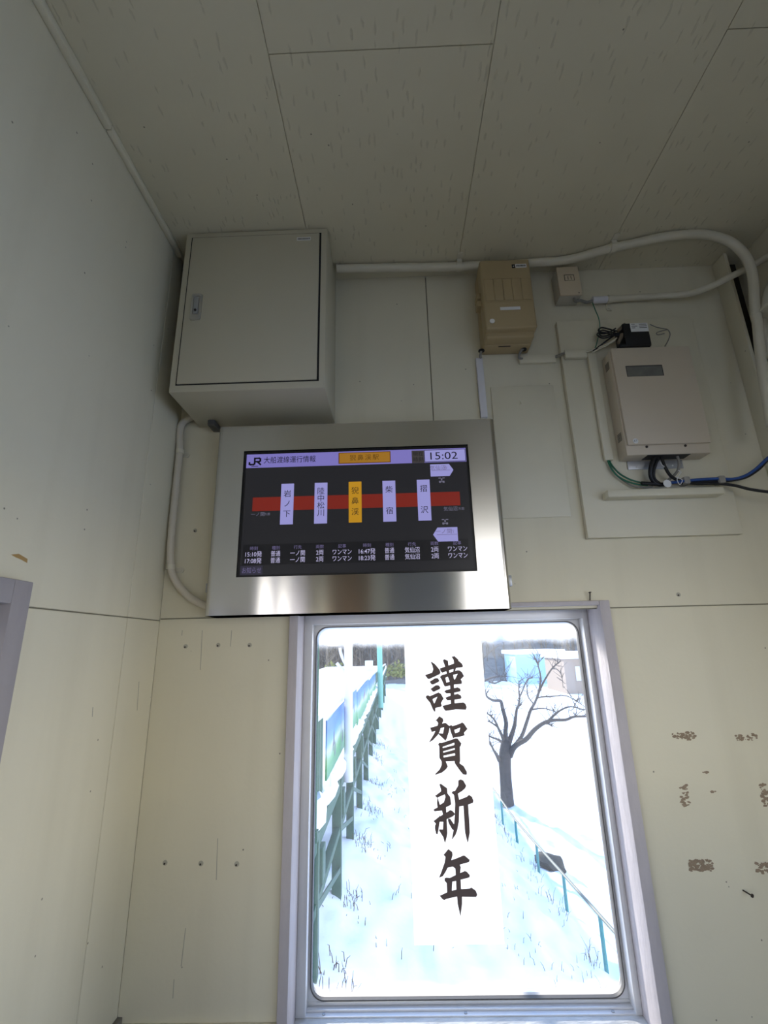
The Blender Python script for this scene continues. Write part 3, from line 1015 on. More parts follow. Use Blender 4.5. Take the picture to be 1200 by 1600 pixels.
# lower lip of the body between cover and bottom
MB().box(x0 + 0.004, x1 - 0.006, -0.098, -0.055, z0 - 0.020, z0 + 0.006, 0.006, 3).build('lip', M['tan'], sw)
H_ = z1 - z0
rb = MB()
W_ = x1 - x0
for i in range(5):
    u0 = x0 + 0.008 + i * (W_ - 0.016) / 5
    rb.box(u0 + 0.0012, u0 + (W_ - 0.016) / 5 - 0.0012, -0.1222, -0.118, z1 - 0.61 * H_, z1 - 0.30 * H_, 0.0012)
rb.box(x0 + 0.007, x1 - 0.007, -0.1215, -0.118, z1 - 0.298 * H_, z1 - 0.285 * H_, 0.001)
rb.box(x0 + 0.007, x1 - 0.007, -0.1215, -0.118, z1 - 0.63 * H_, z1 - 0.615 * H_, 0.001)
rb.build('ribbed_panel', M['tan'], cov)
def sticker(tl, tr, br, bl, y, name, material, parent):
    a = rect(tl, tr, br, bl, y)
    MB().box(a[0], a[1], y - 0.0006, y + 0.0004, a[2], a[3]).build(name, material, parent, 0)
    return a
sticker((799.5, 413.5), (804.5, 413.2), (805, 418.5), (800, 418.8), -0.1204, 'emblem', M['black'], cov)
a = sticker((805, 413), (822, 412), (822.6, 417.5), (805.4, 418.5), -0.1204, 'maker_label', M['label'], cov)
t = MB()
for i in range(8):
    q = a[0] + 0.003 + i * (a[1] - a[0] - 0.005) / 8
    t.box(q, q + 0.0026, -0.12115, -0.1210, a[2] + 0.0035, a[3] - 0.0035)
t.build('print', M['ink'], cov, 0)
t = MB(); ax_, az_ = P(802.2, 416, -0.121).x, P(802.2, 416, -0.121).z
t.box(ax_ - 0.0007, ax_ + 0.0007, -0.12115, -0.1210, az_ - 0.003, az_ + 0.003).box(ax_ - 0.003, ax_ + 0.003, -0.12115, -0.1210, az_ - 0.0007, az_ + 0.0007)
t.build('emblem_print', M['label'], cov, 0)
sticker((781.5, 480), (813, 479), (813.2, 483.6), (781.8, 484.6), -0.1204, 'name_label', M['label'], cov)
c = P(769, 502, -0.12)
MB().disc((c.x, -0.1185, c.z), (0, -1, 0), 0.0085, 0.004, 18).build('latch_screw', M['label'], cov)
c = P(740, 478, -0.06)
for dz in (0.018, -0.012):
    MB().box(x0 - 0.014, x0 + 0.004, -0.088, -0.048, c.z + dz - 0.012, c.z + dz + 0.012, 0.003).build('hinge', M['tan'], sw)
c = P(836, 517, -0.06)
MB().box(x1 - 0.004, x1 + 0.006, -0.085, -0.055, c.z - 0.010, c.z + 0.010, 0.002).build('hinge', M['tan'], sw)
pts = [P(780.5, 540, -0.06), P(781, 547, -0.064), P(786, 548, -0.066), P(796, 546.5, -0.066), P(799, 538, -0.06)]
MB().tube([(p.x, -0.045 - 0.02 * (1 if 0 < i < 4 else 0), zb_ - (0.010 if 0 < i < 4 else -0.004)) for i, p in enumerate(pts)], 0.0016, 8).build('wire_loop', M['steel'], sw)
# cable holes
for px in (752, 818):
    c = P(px, 546, -0.03)
    MB().disc((c.x, -0.030, zb_ + 0.002), (0, 0, -1), 0.011, 0.0035, 16).build('cable_gland', M['black'], sw)

# ---------------------------------------------------------------- cable ducts, short cables
def duct(tl, tr, br, bl, y0, y1, label, m='cream', bev=0.0025, ledge=True):
    a = rect(tl, tr, br, bl, y1)
    mb = MB().box(a[0], a[1], y1, y0, a[2], a[3], bev)
    return tag(mb.build('cable_duct', M[m]), label, 'cable duct'), a
duct((745.3, 559), (756, 558.5), (760.5, 651), (749.5, 652), -0.0005, -0.014, 'narrow white plastic cable duct between tan box and display', 'white_pvc')
duct((811.6, 554), (868.5, 552), (869.5, 565), (811.8, 567), -0.0005, -0.014, 'short horizontal cream duct on the wall right of the tan box')
YB = -0.022
duct((883, 546.5), (917, 544.5), (918, 557), (883.5, 559), YB - 0.0005, YB - 0.015, 'short horizontal cream duct on the upper left of the large board')
duct((918.5, 552), (932, 551), (957.5, 717), (945.5, 720), YB - 0.0005, YB - 0.014, 'tall vertical cream duct beside the beige terminal box')
p0 = P(752, 546, -0.03)
tb_ = MB().tube([(p0.x, -0.030, zb_ + 0.004), (P(750, 556, -0.015).x, -0.022, zb_ - 0.012), (P(751, 563, -0.007).x, -0.0135, P(751, 561, -0.007).z)], 0.0045, 8)
tag(tb_.build('grey_cable', M['greycable']), 'short grey cable from tan box into the white duct', 'cable')
p1 = P(818, 542, -0.03)
d1 = P(813, 562, -0.007)
tb_ = MB().tube([(p1.x, -0.030, zb_ + 0.004), (p1.x - 0.010, -0.034, zb_ - 0.006), (d1.x - 0.006, -0.026, d1.z + 0.012), (d1.x - 0.007, -0.018, d1.z), (d1.x + 0.006, -0.012, d1.z)], 0.0042, 8)
tag(tb_.build('grey_cable', M['greycable']), 'grey cable looping from tan box into the short wall duct', 'cable')
tb_ = MB()
for k in (0, 1):
    tb_.tube([P(866, 559 - 2 * k, -0.010), P(872, 557.5 - 2.5 * k, -0.020), P(878, 554.5 - 2.5 * k, -0.034), P(885, 551.5 - k, -0.030)], 0.0022, 8)
tag(tb_.build('grey_cable', M['greycable']), 'pair of thin grey cables bridging the two short ducts', 'cable')

# ---------------------------------------------------------------- boards on the wall
x0, x1, z0, z1 = rect((872, 503.5), (1081.5, 493), (1159.5, 834), (916.5, 841), -0.020)
bx = (x0, x1, z0, z1)
bd = empty('mounting_board', ((x0 + x1) / 2, 0, z0))
tag(bd, 'large cream painted board carrying the beige terminal box on the right', 'board')
MB().box(x0, x1, -0.020, -0.0004, z0, z1, 0.002).build('panel', M['cream'], bd)
x0, x1, z0, z1 = rect((764, 605), (866, 601), (891, 806), (789, 811), -0.006)
bd2 = tag(empty('cover_board', ((x0 + x1) / 2, 0, z0)), 'thin cream cover board on the wall right of the display top', 'board')
MB().box(x0, x1, -0.006, -0.0004, z0, z1, 0.001).build('panel', M['cream'], bd2)
c = P(812, 630, -0.008)
MB().tube([(c.x + 0.002, -0.006, c.z + 0.008), (c.x + 0.003, -0.010, c.z + 0.002), (c.x + 0.002, -0.014, c.z - 0.006), (c.x - 0.004, -0.014, c.z - 0.006)], 0.0013, 6).build('hook', M['cream'], bd2)
x0, x1, z0, z1 = rect((949.5, 765), (1132, 760.5), (1133, 772), (950, 776), -0.062)
led = MB().box(x0, x1, -0.062, -0.0205, z0, z1, 0.003)
tag(led.build('wooden_ledge', M['cream']), 'narrow cream wooden ledge across the board below the terminal box', 'ledge')

# ---------------------------------------------------------------- beige terminal box
YM = -0.088
x0, x1, z0, z1 = rect((958.5, 544), (1078.5, 539.5), (1110, 690), (977.5, 696), YM)
zb_ = P(1040, 709, YM + 0.006).z
mt = tag(empty('terminal_box', ((x0 + x1) / 2, YB, zb_)), 'pinkish beige plastic terminal box with a small window in its cover', 'electrical box')
bxm = (x0 - 0.004, x1 - 0.001, zb_, z1 - 0.004)
body = MB().box(bxm[0], bxm[1], YM + 0.010, YB + 0.0015, bxm[2], bxm[3], 0.004).build('body', M['meter'], mt)
mc = MB().box(x0, x1, YM, YM + 0.0095, z0, z1, 0.003).build('cover', M['meter'], mt)
a = rect((977.4, 572.5), (1034, 569.5), (1037.5, 586.4), (980, 589), YM)
MB().box(a[0], a[1], YM - 0.0007, YM + 0.001, a[2], a[3]).build('window_frame', M['dark'], mc, 0)
MB().box(a[0] + 0.002, a[1] - 0.003, YM - 0.0011, YM + 0.0005, a[2] + 0.001, a[3] - 0.004).build('window', M['meterglass'], mc, 0)
c = P(993, 689, YM)
MB().disc((c.x, YM + 0.0004, c.z), (0, -1, 0), 0.0085, 0.0012, 22).build('sticker', M['label'], mc)
t = MB(); glyphs(t, 'AT', 0.010, c.x, c.z, YM - 0.0010); t.build('sticker_print', M['ink'], mc, 0)
for z in (P(944, 575, -0.05).z, P(970, 685, -0.05).z):
    v = MB()
    for k in range(6):
        v.box(bxm[0] - 0.0007, bxm[0] + 0.002, -0.066, -0.040, z - 0.012 + k * 0.0048, z - 0.012 + k * 0.0048 + 0.0022)
    v.build('vent', M['dark'], mt, 0)
for px in (1011, 1072):
    c = P(px, 699, YM + 0.008)
    MB().disc((c.x, YM + 0.011, z0 - 0.005), (0, -1, 0), 0.004, 0.003, 12).build('screw', M['steel'], mt)
q0, q1 = P(1005, 714, -0.05).x, P(1072, 714, -0.05).x
MB().box(q0, q1, -0.075, -0.035, zb_ - 0.0008, zb_ + 0.002).build('cable_opening', M['dark'], mt, 0)
q0, q1, q2, q3 = rect((980, 722), (1066, 716), (1066, 730), (981, 736), YB - 0.001)
tabm = MB().box(q0, q1, YB - 0.003, YB - 0.0003, q2, zb_ + 0.01, 0.0008)
tabm.build('mounting_tab', M['zinc'], mt)
for px, py in ((994, 730), (1050, 728)):
    c = P(px, py, YB)
    MB().disc((c.x, YB - 0.0028, c.z), (0, -1, 0), 0.003, 0.001, 12).build('tab_screw', M['label'], mt)

# ---------------------------------------------------------------- black power adapter on top of the box
YP = -0.095
a = rect((974, 505.5), (1012.5, 503.5), (1017.5, 537), (977, 540), YP)
ad = tag(empty('power_adapter', ((a[0] + a[1]) / 2, YP, a[2])), 'small black power adapter with white label lying on the terminal box', 'adapter')
MB().box(a[0], a[1], YP, YB - 0.012, a[2] + 0.001, a[3], 0.003).build('case', M['black'], ad)
MB().box(a[0] - 0.020, a[1], YP + 0.002, YB - 0.012, a[2] - 0.003, a[2] + 0.008, 0.002).build('foot', M['black'], ad)
lb = sticker((984, 505.6), (1011.5, 504.4), (1013.5, 517), (986, 519), YP, 'label', M['label'], ad)
t = MB()
for k in range(3):
    zz = lb[3] - 0.005 - 0.0065 * k
    t.box(lb[0] + 0.004, lb[0] + 0.016 + 0.008 * (k % 2), YP - 0.0008, YP - 0.0006, zz - 0.001, zz + 0.001)
    t.box(lb[0] + 0.030, lb[1] - 0.004, YP - 0.0008, YP - 0.0006, zz - 0.001, zz + 0.001)
t.build('label_print', M['ink'], ad, 0)
c = P(1016, 506, YP + 0.02)
MB().tube([(a[1] - 0.004, YP + 0.03, a[3] - 0.006), (a[1] + 0.010, YP + 0.03, a[3] - 0.006)], 0.005, 10, smooth=0).build('strain_relief', M['nut'], ad)
for (p, q) in (((966, 516), (976, 508)), ((966, 536), (972, 523))):
    nm = MB().tube([P(*p, -0.085), P(*q, -0.082)], [0.005, 0.0075], 10, smooth=0)
    tag(nm.build('wire_connector', M['nut']), 'brown wire connector above the cables left of the adapter' if q[1] < 515 else 'brown wire connector at lower left of the black adapter', 'connector')
wl_ = MB().tube([P(1016, 507, -0.065), P(1025, 511, -0.05), P(1034, 513, -0.04), P(1043, 515, -0.035), P(1047, 522, -0.03), P(1044, 532, -0.03), P(1039, 541, -0.03)], 0.0017, 8)
wl_.tube([P(1043, 515, -0.035), P(1034, 517, -0.033), P(1026, 520, -0.031), P(1028, 523, -0.03), P(1038, 521, -0.03)], 0.0015, 8)
tag(wl_.build('thin_cord', M['greycable']), 'thin looped cord at right end of the black adapter', 'cord')
cb = MB()
for k, (dx_, dy_) in enumerate(((0, 0), (1, 4), (-2, 7))):
    cb.tube([P(974 + dx_, 516 + dy_, -0.07), P(962 + dx_, 517 + dy_, -0.065), P(951, 514 + dy_, -0.06), P(940 + dx_, 512 + dy_, -0.055), P(935 + dx_, 516 + dy_, -0.05), P(940, 521 + dy_, -0.05), P(950, 520 + dy_, -0.055), P(962, 513 + dy_, -0.06)], 0.0026, 8)
cb.tube([P(962, 522, -0.06), P(950, 531, -0.055), P(938, 540, -0.045), P(927, 548, -0.038)], 0.003, 8)
tag(cb.build('cable_bundle', M['blackcable']), 'coiled black cables left of the power adapter', 'cable')
cb = MB()
cb.tube([P(964, 528, -0.06), P(952, 536, -0.05), P(940, 541, -0.045), P(930, 545, -0.04), P(916, 550, -0.036)], 0.0027, 8)
cb.tube([P(962, 531, -0.06), P(948, 540, -0.05), P(934, 546, -0.043), P(924, 552, -0.033)], 0.0025, 8)
tag(cb.build('cream_cable', M['conduit']), 'pale cables running from the connectors into the short board duct', 'cable')

# ---------------------------------------------------------------- outlet box
YO = -0.060
x0, x1, z0, z1 = rect((870, 418), (903.7, 415), (909.7, 459.7), (874.4, 462), YO)
ob = tag(empty('outlet_box', ((x0 + x1) / 2, 0, z0)), 'ivory power outlet box below the conduit right of the tan box', 'outlet')
q = P(866, 480, 0)
MB().box(x0 + 0.001, x1 - 0.001, YO + 0.007, -0.0005, z0 + 0.002, z1 - 0.002, 0.003).build('back_box', M['greycream'], ob)
pl = MB().box(x0, x1, YO, YO + 0.0068, z0, z1, 0.003).build('plate', M['ivory'], ob)
a = rect((881.5, 430), (896.8, 428.6), (897.6, 438), (882, 439), YO)
MB().box(a[0], a[1], YO - 0.0006, YO + 0.001, a[2], a[3]).build('socket_recess', M['dark'], pl, 0)
MB().box(a[0] + 0.002, a[1] - 0.002, YO - 0.0016, YO + 0.001, a[2] + 0.0005, a[3] - 0.003, 0.0005).build('socket', M['ivory'], pl)
t = MB()
for u in (0.35, 0.65):
    xx = a[0] + (a[1] - a[0]) * u
    t.box(xx - 0.001, xx + 0.001, YO - 0.0019, YO - 0.0015, a[2] + 0.003, a[3] - 0.008)
t.build('socket_slots', M['dark'], pl, 0)
c = P(905.5, 456.5, YO)
MB().disc((c.x - 0.002, YO + 0.0005, z0 + 0.008), (0, -1, 0), 0.0022, 0.001, 10).build('screw', M['steel'], pl)
ocb = MB().tube([(x1 - 0.022, YO + 0.020, z0 + 0.004), (x1 - 0.020, YO + 0.020, z0 - 0.010), P(908, 470, -0.026), P(917, 472.5, -0.022), P(927, 470, -0.020), P(934, 468.5, -0.020)], 0.0055, 10)
tag(ocb.build('grey_cable', M['greycable']), 'grey cable curling from the outlet box into the conduit end', 'cable')
gc = MB().tube([P(926, 473, -0.021), P(930, 484, -0.024), P(935, 496, -0.03), P(937, 506, -0.03), P(937, 516, -0.03), P(934, 530, -0.032), P(931, 541, -0.034), P(927, 549, -0.034), P(925, 556, -0.030)], 0.0016, 8)
tag(gc.build('green_wire', M['greencable']), 'thin green earth wire hanging from the conduit end to the duct', 'wire')

# ---------------------------------------------------------------- conduits
def saddle_ceiling(parent, p, m='conduit'):
    p = Vector(p)
    mb = MB()
    mb.tube([p + Vector((-0.009, 0, 0)), p + Vector((0.009, 0, 0))], 0.0178, 16, True, 0)
    mb.box(p.x - 0.009, p.x + 0.009, p.y - 0.0195, p.y - 0.0165, p.z, ZC)
    mb.box(p.x - 0.009, p.x + 0.009, p.y - 0.045, p.y - 0.016, ZC - 0.003, ZC)
    mb.build('saddle', M[m], parent)

zc1 = ZC - 0.017
top = [PZ(px, py, zc1) for px, py in ((526, 419.8), (600, 418.3), (700, 416.8), (741, 415), (800, 413), (840, 410), (870, 408.4), (900, 403), (930, 394.6), (960, 386.5), (990, 380.5), (1020, 373.6), (1050, 368.5))]
xr1 = XR - 0.022
dn = [P(px, py, -0.146) for px, py in ((1179, 475), (1183.5, 505), (1188, 550), (1194, 595), (1200, 628), (1206, 665))]
mid = []
a, b = top[-1], dn[0]
for t_, (px, py) in zip((0.2, 0.36, 0.56, 0.74, 0.86, 0.94), ((1080, 366), (1110, 367.5), (1140, 377.5), (1161, 395.5), (1173, 418), (1177.5, 445))):
    y = a.y + (b.y - a.y) * t_
    mid.append(P(px, py, y))
cd1 = tag(empty('conduit', (top[6].x, top[6].y, ZC)), 'thick cream conduit along the ceiling edge, arching down in the right corner', 'conduit')
MB().tube(top + mid + dn, 0.0150, 14, True, 5).build('pipe', M['conduit'], cd1)
for px, py in ((717, 416), (957, 387.3)):
    saddle_ceiling(cd1, PZ(px, py, zc1))

c2 = [P(927, 469, -0.020), P(948, 467.8, -0.020), P(990, 465, -0.020), P(1050, 461.5, -0.028)]
e = PX(1215, 392, XR - 0.014)
for yy_, (px, py) in zip((-0.046, -0.080, -0.098, -0.108, -0.128), ((1080, 458), (1110, 448), (1140, 433), (1164, 421), (1188, 407.5))):
    c2.append(P(px, py, yy_))
c2.append(e)
cd2 = tag(empty('conduit', tuple(c2[1])), 'thinner cream conduit running right from beneath the outlet box', 'conduit')
MB().tube(c2, 0.0112, 12, True, 5).build('pipe', M['conduit'], cd2)
MB().tube([P(925.5, 469.2, -0.020), P(948, 467.8, -0.020)], 0.0125, 14, True, 0).build('end_sleeve', M['white_pvc'], cd2)['label'] = 'white end sleeve'
c = P(953, 467.5, -0.020)
MB().tube([(c.x - 0.008, c.y, c.z), (c.x + 0.008, c.y, c.z)], 0.0140, 14, True, 0).box(c.x - 0.008, c.x + 0.008, -0.004, -0.0005, c.z - 0.036, c.z + 0.022, 0.001).disc((c.x, -0.0005, c.z - 0.026), (0, -1, 0), 0.010, 0.004, 16).disc((c.x, -0.004, c.z - 0.026), (0, -1, 0), 0.004, 0.003, 12).build('saddle', M['conduit'], cd2)

xr3 = XR - 0.013
c3 = [PX(px, py, xr3) for px, py in ((1240, 400), (1215, 425), (1201, 450), (1195.5, 470), (1195, 492), (1197, 530), (1201, 575), (1207, 640), (1212, 690))]
cd3 = tag(empty('conduit', tuple(c3[4])), 'third cream conduit bending down at the right edge behind the thick one', 'conduit')
MB().tube(c3, 0.0115, 12, True, 5).build('pipe', M['conduit'], cd3)
for px, py in ((1181, 491), (1191, 564), ):
    p = P(px, py, -0.146)
    MB().tube([p + Vector((0, 0, -0.004)), p + Vector((0, 0, 0.004))], 0.0162, 14, True, 0).box(p.x, XR, p.y - 0.05, p.y + 0.016, p.z - 0.004, p.z + 0.004).build('band', M['conduit'], cd1)
p = PX(1193, 652, XR - 0.005)
sdl = empty('wall_bracket', tuple(p))
tag(sdl, 'cream flat bracket with a dark bolt at the right edge below the conduits', 'bracket')
MB().box(XR - 0.008, XR - 0.0005, p.y - 0.06, p.y + 0.045, p.z - 0.013, p.z + 0.013, 0.002).build('strap', M['conduit'], sdl)
MB().disc((XR - 0.008, p.y + 0.022, p.z), (-1, 0, 0), 0.005, 0.004, 12).build('bolt', M['steel'], sdl)

# flexible conduit left of the display
fc = [P(px, py, -0.019) for px, py in ((300, 652), (294, 655), (284, 663), (280.7, 680), (280.7, 702), (277, 739), (272.6, 783), (269.4, 816), (266.7, 849), (266, 875), (269.4, 897), (280, 916), (298, 934), (318, 945), (328, 948))]
fcd = tag(empty('flexible_conduit', tuple(fc[6])), 'cream flexible conduit curving down from the cabinet into the display side', 'conduit')
MB().tube(fc, 0.0112, 12, True, 8, 0.035).build('pipe', mat('cream_flexible_tube', (0.60, 0.55, 0.45), 0.5), fcd)
for px, py, cx_ in ((281, 706, 292), (267, 886, 283)):
    p, q = P(px, py, -0.019), P(cx_, py + 5, -0.003)
    MB().tube([p + Vector((0, 0, -0.007)), p + Vector((0, 0, 0.007))], 0.0138, 14, True, 0).box(p.x, q.x, -0.004, -0.0005, q.z - 0.008, q.z + 0.008, 0.001).disc((q.x, -0.0005, q.z), (0, -1, 0), 0.009, 0.004, 16).disc((q.x, -0.004, q.z), (0, -1, 0), 0.0035, 0.003, 12).build('saddle', M['conduit'], fcd)
br = P(330, 678, -0.05)
cab_z0 = Vector(cabo['_o']).z
blt = MB().box(br.x - 0.012, br.x + 0.012, -0.06, -0.002, cab_z0 - 0.020, cab_z0 - 0.001, 0.002)
tag(blt.build('bracket', M['dark_steel']), 'grey metal bracket between cabinet underside and display top left', 'bracket')

# ---------------------------------------------------------------- cables under the terminal box
yq = YB - 0.022
k = MB()
k.tube([P(1026, 713, -0.06), P(1020, 720, -0.062), P(1016.5, 733, -0.06), P(1017, 745, -0.052), P(1022, 753, -0.046), P(1030, 757, -0.044), P(1040, 757, -0.044)], 0.0065, 10)
k.tube([P(1031, 713, -0.055), P(1025, 724, -0.058), P(1021, 738, -0.055), P(1023, 749, -0.046), P(1030, 755, -0.04)], 0.005, 10)
k.tube([P(1040, 757, -0.042), P(1020, 756, -0.044), P(1002, 755, -0.044)], 0.006, 10)
tag(k.build('black_cable', M['blackcable']), 'thick black cable loop hanging under the terminal box', 'cable')
k = MB().tube([P(1033, 713, -0.06), P(1038, 727, -0.062), P(1045, 740, -0.058), P(1054, 748, -0.05), P(1066, 752, -0.046), P(1085, 755.5, yq), P(1110, 755.5, yq), P(1132, 756.5, yq), P(1150, 759, yq - 0.01), P(1172, 764.5, yq - 0.02), P(1200, 768.5, yq - 0.03), P(1230, 771, yq - 0.04)], 0.0048, 10)
tag(k.build('black_cable', M['blackcable']), 'black cable leaving to the right edge as the lower strand', 'cable')
k = MB().tube([P(1037, 755, -0.050), P(1055, 753.5, -0.05), P(1070, 751.5, -0.05), P(1090, 749.5, -0.048), P(1120, 748, -0.048), P(1145, 748.5, -0.05), P(1165, 743, -0.06), P(1182, 732, -0.065), P(1197, 718, -0.075), P(1215, 703, -0.085)], 0.0046, 10)
tag(k.build('blue_cable', M['bluecable']), 'blue network cable running right from the board toward the edge', 'cable')
k = MB().tube([P(1060, 755, -0.042), P(1075, 754, -0.042), P(1100, 752.5, -0.042), P(1130, 752, -0.043), P(1150, 749.5, -0.05), P(1168, 744.5, -0.058), P(1186, 732.5, -0.062), P(1199, 719, -0.072), P(1217, 705, -0.08)], 0.0046, 10)
tag(k.build('black_cable', M['blackcable']), 'black cable rising beside the blue one at the right edge', 'cable')
k = MB().tube([P(1058, 712, -0.06), P(1061, 722, -0.062), P(1060, 733, -0.058), P(1054, 742, -0.05), P(1047, 748, -0.045), P(1041, 753, -0.042)], 0.0042, 10)
tag(k.build('grey_cable', M['greycable']), 'grey cable dropping from the terminal box opening', 'cable')
k = MB()
k.tube([P(949, 716, -0.030), P(953, 728, -0.034), P(963, 742, -0.036), P(979, 752, -0.036), P(998, 757, -0.038), P(1012, 758, -0.04)], 0.0027, 8)
k.tube([P(951, 716, -0.028), P(956, 727, -0.032), P(968, 740, -0.034), P(984, 749, -0.034), P(1001, 754, -0.036)], 0.0027, 8)
tag(k.build('green_wire', M['greencable']), 'green wires curving out of the tall duct below the box', 'wire')
k = MB().tube([P(951, 720, -0.026), P(957, 734, -0.030), P(970, 748, -0.032), P(988, 759, -0.034), P(1006, 762, -0.036), P(1020, 760, -0.04)], 0.0024, 8)
tag(k.build('grey_wire', M['greycable']), 'thin grey wire below the green wires under the tall duct', 'wire')
c = P(1042, 756, -0.056)
tg = MB().disc((c.x, -0.058, c.z), (0, -1, 0.0), 0.0125, 0.0012, 20)
tag(tg.build('cable_tag', M['label']), 'round white tag on the cables under the terminal box', 'tag')
for px, py, lb_ in ((1071, 751.5, 'grey cable clip left of the other on the board'), (1126, 750, 'grey cable clip at the right edge of the board')):
    c = P(px, py, -0.045)
    k = MB().box(c.x - 0.010, c.x + 0.010, -0.056, YB + 0.001, c.z - 0.012, c.z + 0.012, 0.004)
    tag(k.build('cable_clip', mat('grey_clip_plastic', (0.33, 0.31, 0.27), 0.5) if 'grey_clip_plastic' not in bpy.data.materials else bpy.data.materials['grey_clip_plastic']), lb_, 'cable clip')
for pp, lb_ in ((((1032, 722), (1036, 728), (1041, 726), (1037, 730)), 'white cable tie on the black loop right under the terminal box'),
                (((1056, 745), (1066, 750), (1062, 757), (1058, 748), (1064, 738), (1060, 735)), 'white cable tie where the cables meet the left clip')):
    tag(MB().tube([P(a_, b_, -0.064) for a_, b_ in pp], 0.0012, 6).build('cable_tie', M['label']), lb_, 'cable tie')

# ---------------------------------------------------------------- the new year poster on the pane
YPP = 0.1262
x0, x1, z0, z1 = rect((633, 995), (751, 990), (788.5, 1476), (645.5, 1476), YPP)
z1 = gz1 - 0.012
pst = tag(empty('new_year_poster', ((x0 + x1) / 2, YPP, z0)), 'tall white paper with four brush written characters hung on the window pane', 'poster')
MB().box(x0, x1, YPP, YPP + 0.0004, z0, z1).build('paper', M['paper'], pst, 0)
CH = [
 ((650, 1020), [
  ([(232,150),(245,140),(300,180),(370,265),(385,310),(370,335),(210,410),(185,408),(140,350),(160,340),(250,310),(268,260),(255,200)], []),
  ([(212,450),(300,395),(340,395),(365,430),(355,455),(265,497),(240,492)], []),
  ([(225,565),(310,505),(350,505),(382,540),(375,565),(285,608),(265,608)], []),
  ([(150,690),(165,668),(190,662),(215,678),(350,618),(390,640),(432,715),(390,785),(405,825),(385,845),(305,862),(302,915),(285,920),(260,880),(220,780),(160,710)], [[(258,725),(335,685),(285,795)]]),
  ([(370,245),(600,165),(668,128),(715,165),(735,205),(725,225),(620,240),(410,312),(385,290)], []),
  ([(420,120),(440,98),(500,125),(520,300),(520,345),(485,350),(478,315),(455,220)], []),
  ([(555,62),(600,50),(660,105),(672,150),(640,200),(612,280),(580,300),(592,160),(585,110)], []),
  ([(372,375),(400,350),(640,272),(680,272),(720,305),(750,365),(700,415),(718,450),(715,485),(590,497),(460,528),(440,515),(400,420)], [[(460,390),(497,375),(525,450),(475,465)], [(582,345),(650,328),(605,420),(590,400)]]),
  ([(530,480),(592,480),(605,800),(545,800),(532,540)], []),
  ([(440,605),(470,580),(650,538),(690,560),(700,590),(685,605),(560,632),(475,635)], []),
  ([(458,705),(490,685),(650,640),(700,665),(712,700),(700,718),(570,738),(490,745)], []),
  ([(412,828),(540,795),(740,772),(775,800),(792,850),(780,890),(620,885),(465,908),(435,880)], [])]),
 ((650, 1110), [
  ([(300,165),(365,90),(420,125),(428,160),(412,200),(370,330),(340,385),(270,460),(212,498),(208,488),(280,370),(330,260),(345,200),(325,165)], []),
  ([(220,270),(330,240),(440,195),(465,195),(530,250),(515,330),(480,440),(460,475),(430,445),(350,370),(355,355),(420,362),(440,262),(380,280),(330,310),(245,340)], []),
  ([(520,245),(548,225),(570,245),(690,205),(720,185),(750,205),(805,290),(750,350),(760,390),(700,408),(600,425),(580,440),(540,330)], [[(598,305),(692,270),(672,335),(612,355)]]),
  ([(345,530),(365,505),(400,508),(620,435),(650,440),(708,515),(700,550),(685,570),(690,790),(680,815),(600,790),(465,795),(400,800),(365,740),(362,560)], [[(418,568),(598,505),(600,540),(418,588)], [(422,640),(605,588),(605,612),(428,660)], [(428,708),(608,668),(610,702),(432,735)]]),
  ([(400,790),(465,795),(498,875),(470,920),(400,975),(305,1005),(295,995),(370,920),(400,850)], []),
  ([(600,780),(685,810),(680,825),(745,870),(795,960),(795,1000),(770,1008),(730,995),(670,920),(605,825)], [])]),
 ((660, 1215), [
  ([(265,105),(290,95),(385,165),(392,245),(435,300),(440,340),(450,410),(440,430),(370,462),(375,545),(435,505),(470,520),(515,570),(470,610),(380,650),(390,870),(380,930),(358,1015),(345,1005),(325,930),(260,825),(262,808),(320,810),(325,690),(270,690),(250,830),(235,888),(215,880),(195,800),(195,750),(210,720),(172,680),(260,610),(265,585),(275,605),(320,575),(305,515),(190,528),(170,500),(235,465),(228,400),(232,315),(195,285),(290,215),(290,190)], [[(240,310),(350,262),(360,300),(335,385),(272,425)]]),
  ([(400,640),(435,640),(500,740),(490,820),(465,810),(420,730),(400,680)], []),
  ([(560,45),(595,25),(640,45),(685,125),(670,165),(620,210),(555,250),(575,345),(690,300),(730,268),(775,300),(798,360),(790,395),(715,420),(735,720),(740,860),(712,1012),(700,1000),(665,850),(640,440),(578,450),(570,690),(545,820),(520,890),(465,968),(460,960),(485,820),(505,600),(510,400),(492,270),(455,240),(475,210),(510,205),(560,120)], [])]),
 ((660, 1320), [
  ([(330,155),(405,65),(465,110),(472,160),(450,240),(545,205),(640,165),(665,170),(740,235),(728,270),(585,310),(600,350),(590,440),(660,408),(690,415),(740,470),(738,505),(700,520),(598,545),(605,690),(740,680),(765,665),(835,715),(858,780),(840,815),(620,810),(620,920),(597,1110),(590,1105),(550,920),(540,808),(375,845),(340,865),(310,845),(270,795),(385,740),(380,600),(345,560),(345,520),(375,510),(430,515),(520,470),(512,370),(475,340),(395,358),(370,410),(320,490),(258,515),(300,410),(345,280),(360,190)], [[(468,575),(525,565),(530,700),(460,715)]])]),
]
for (ox, oy), pieces in CH:
    k = MB()
    for i, (outer, holes) in enumerate(pieces):
        f2 = lambda pt: (lambda v: (v.x, v.z))(P(ox + pt[0] / 10.0, oy + pt[1] / 10.0, YPP))
        k.poly([f2(p) for p in outer], [[f2(p) for p in h] for h in holes], YPP - 0.0005 - 0.00002 * i)
    k.build('brush_character', M['brushink'], pst, 0)

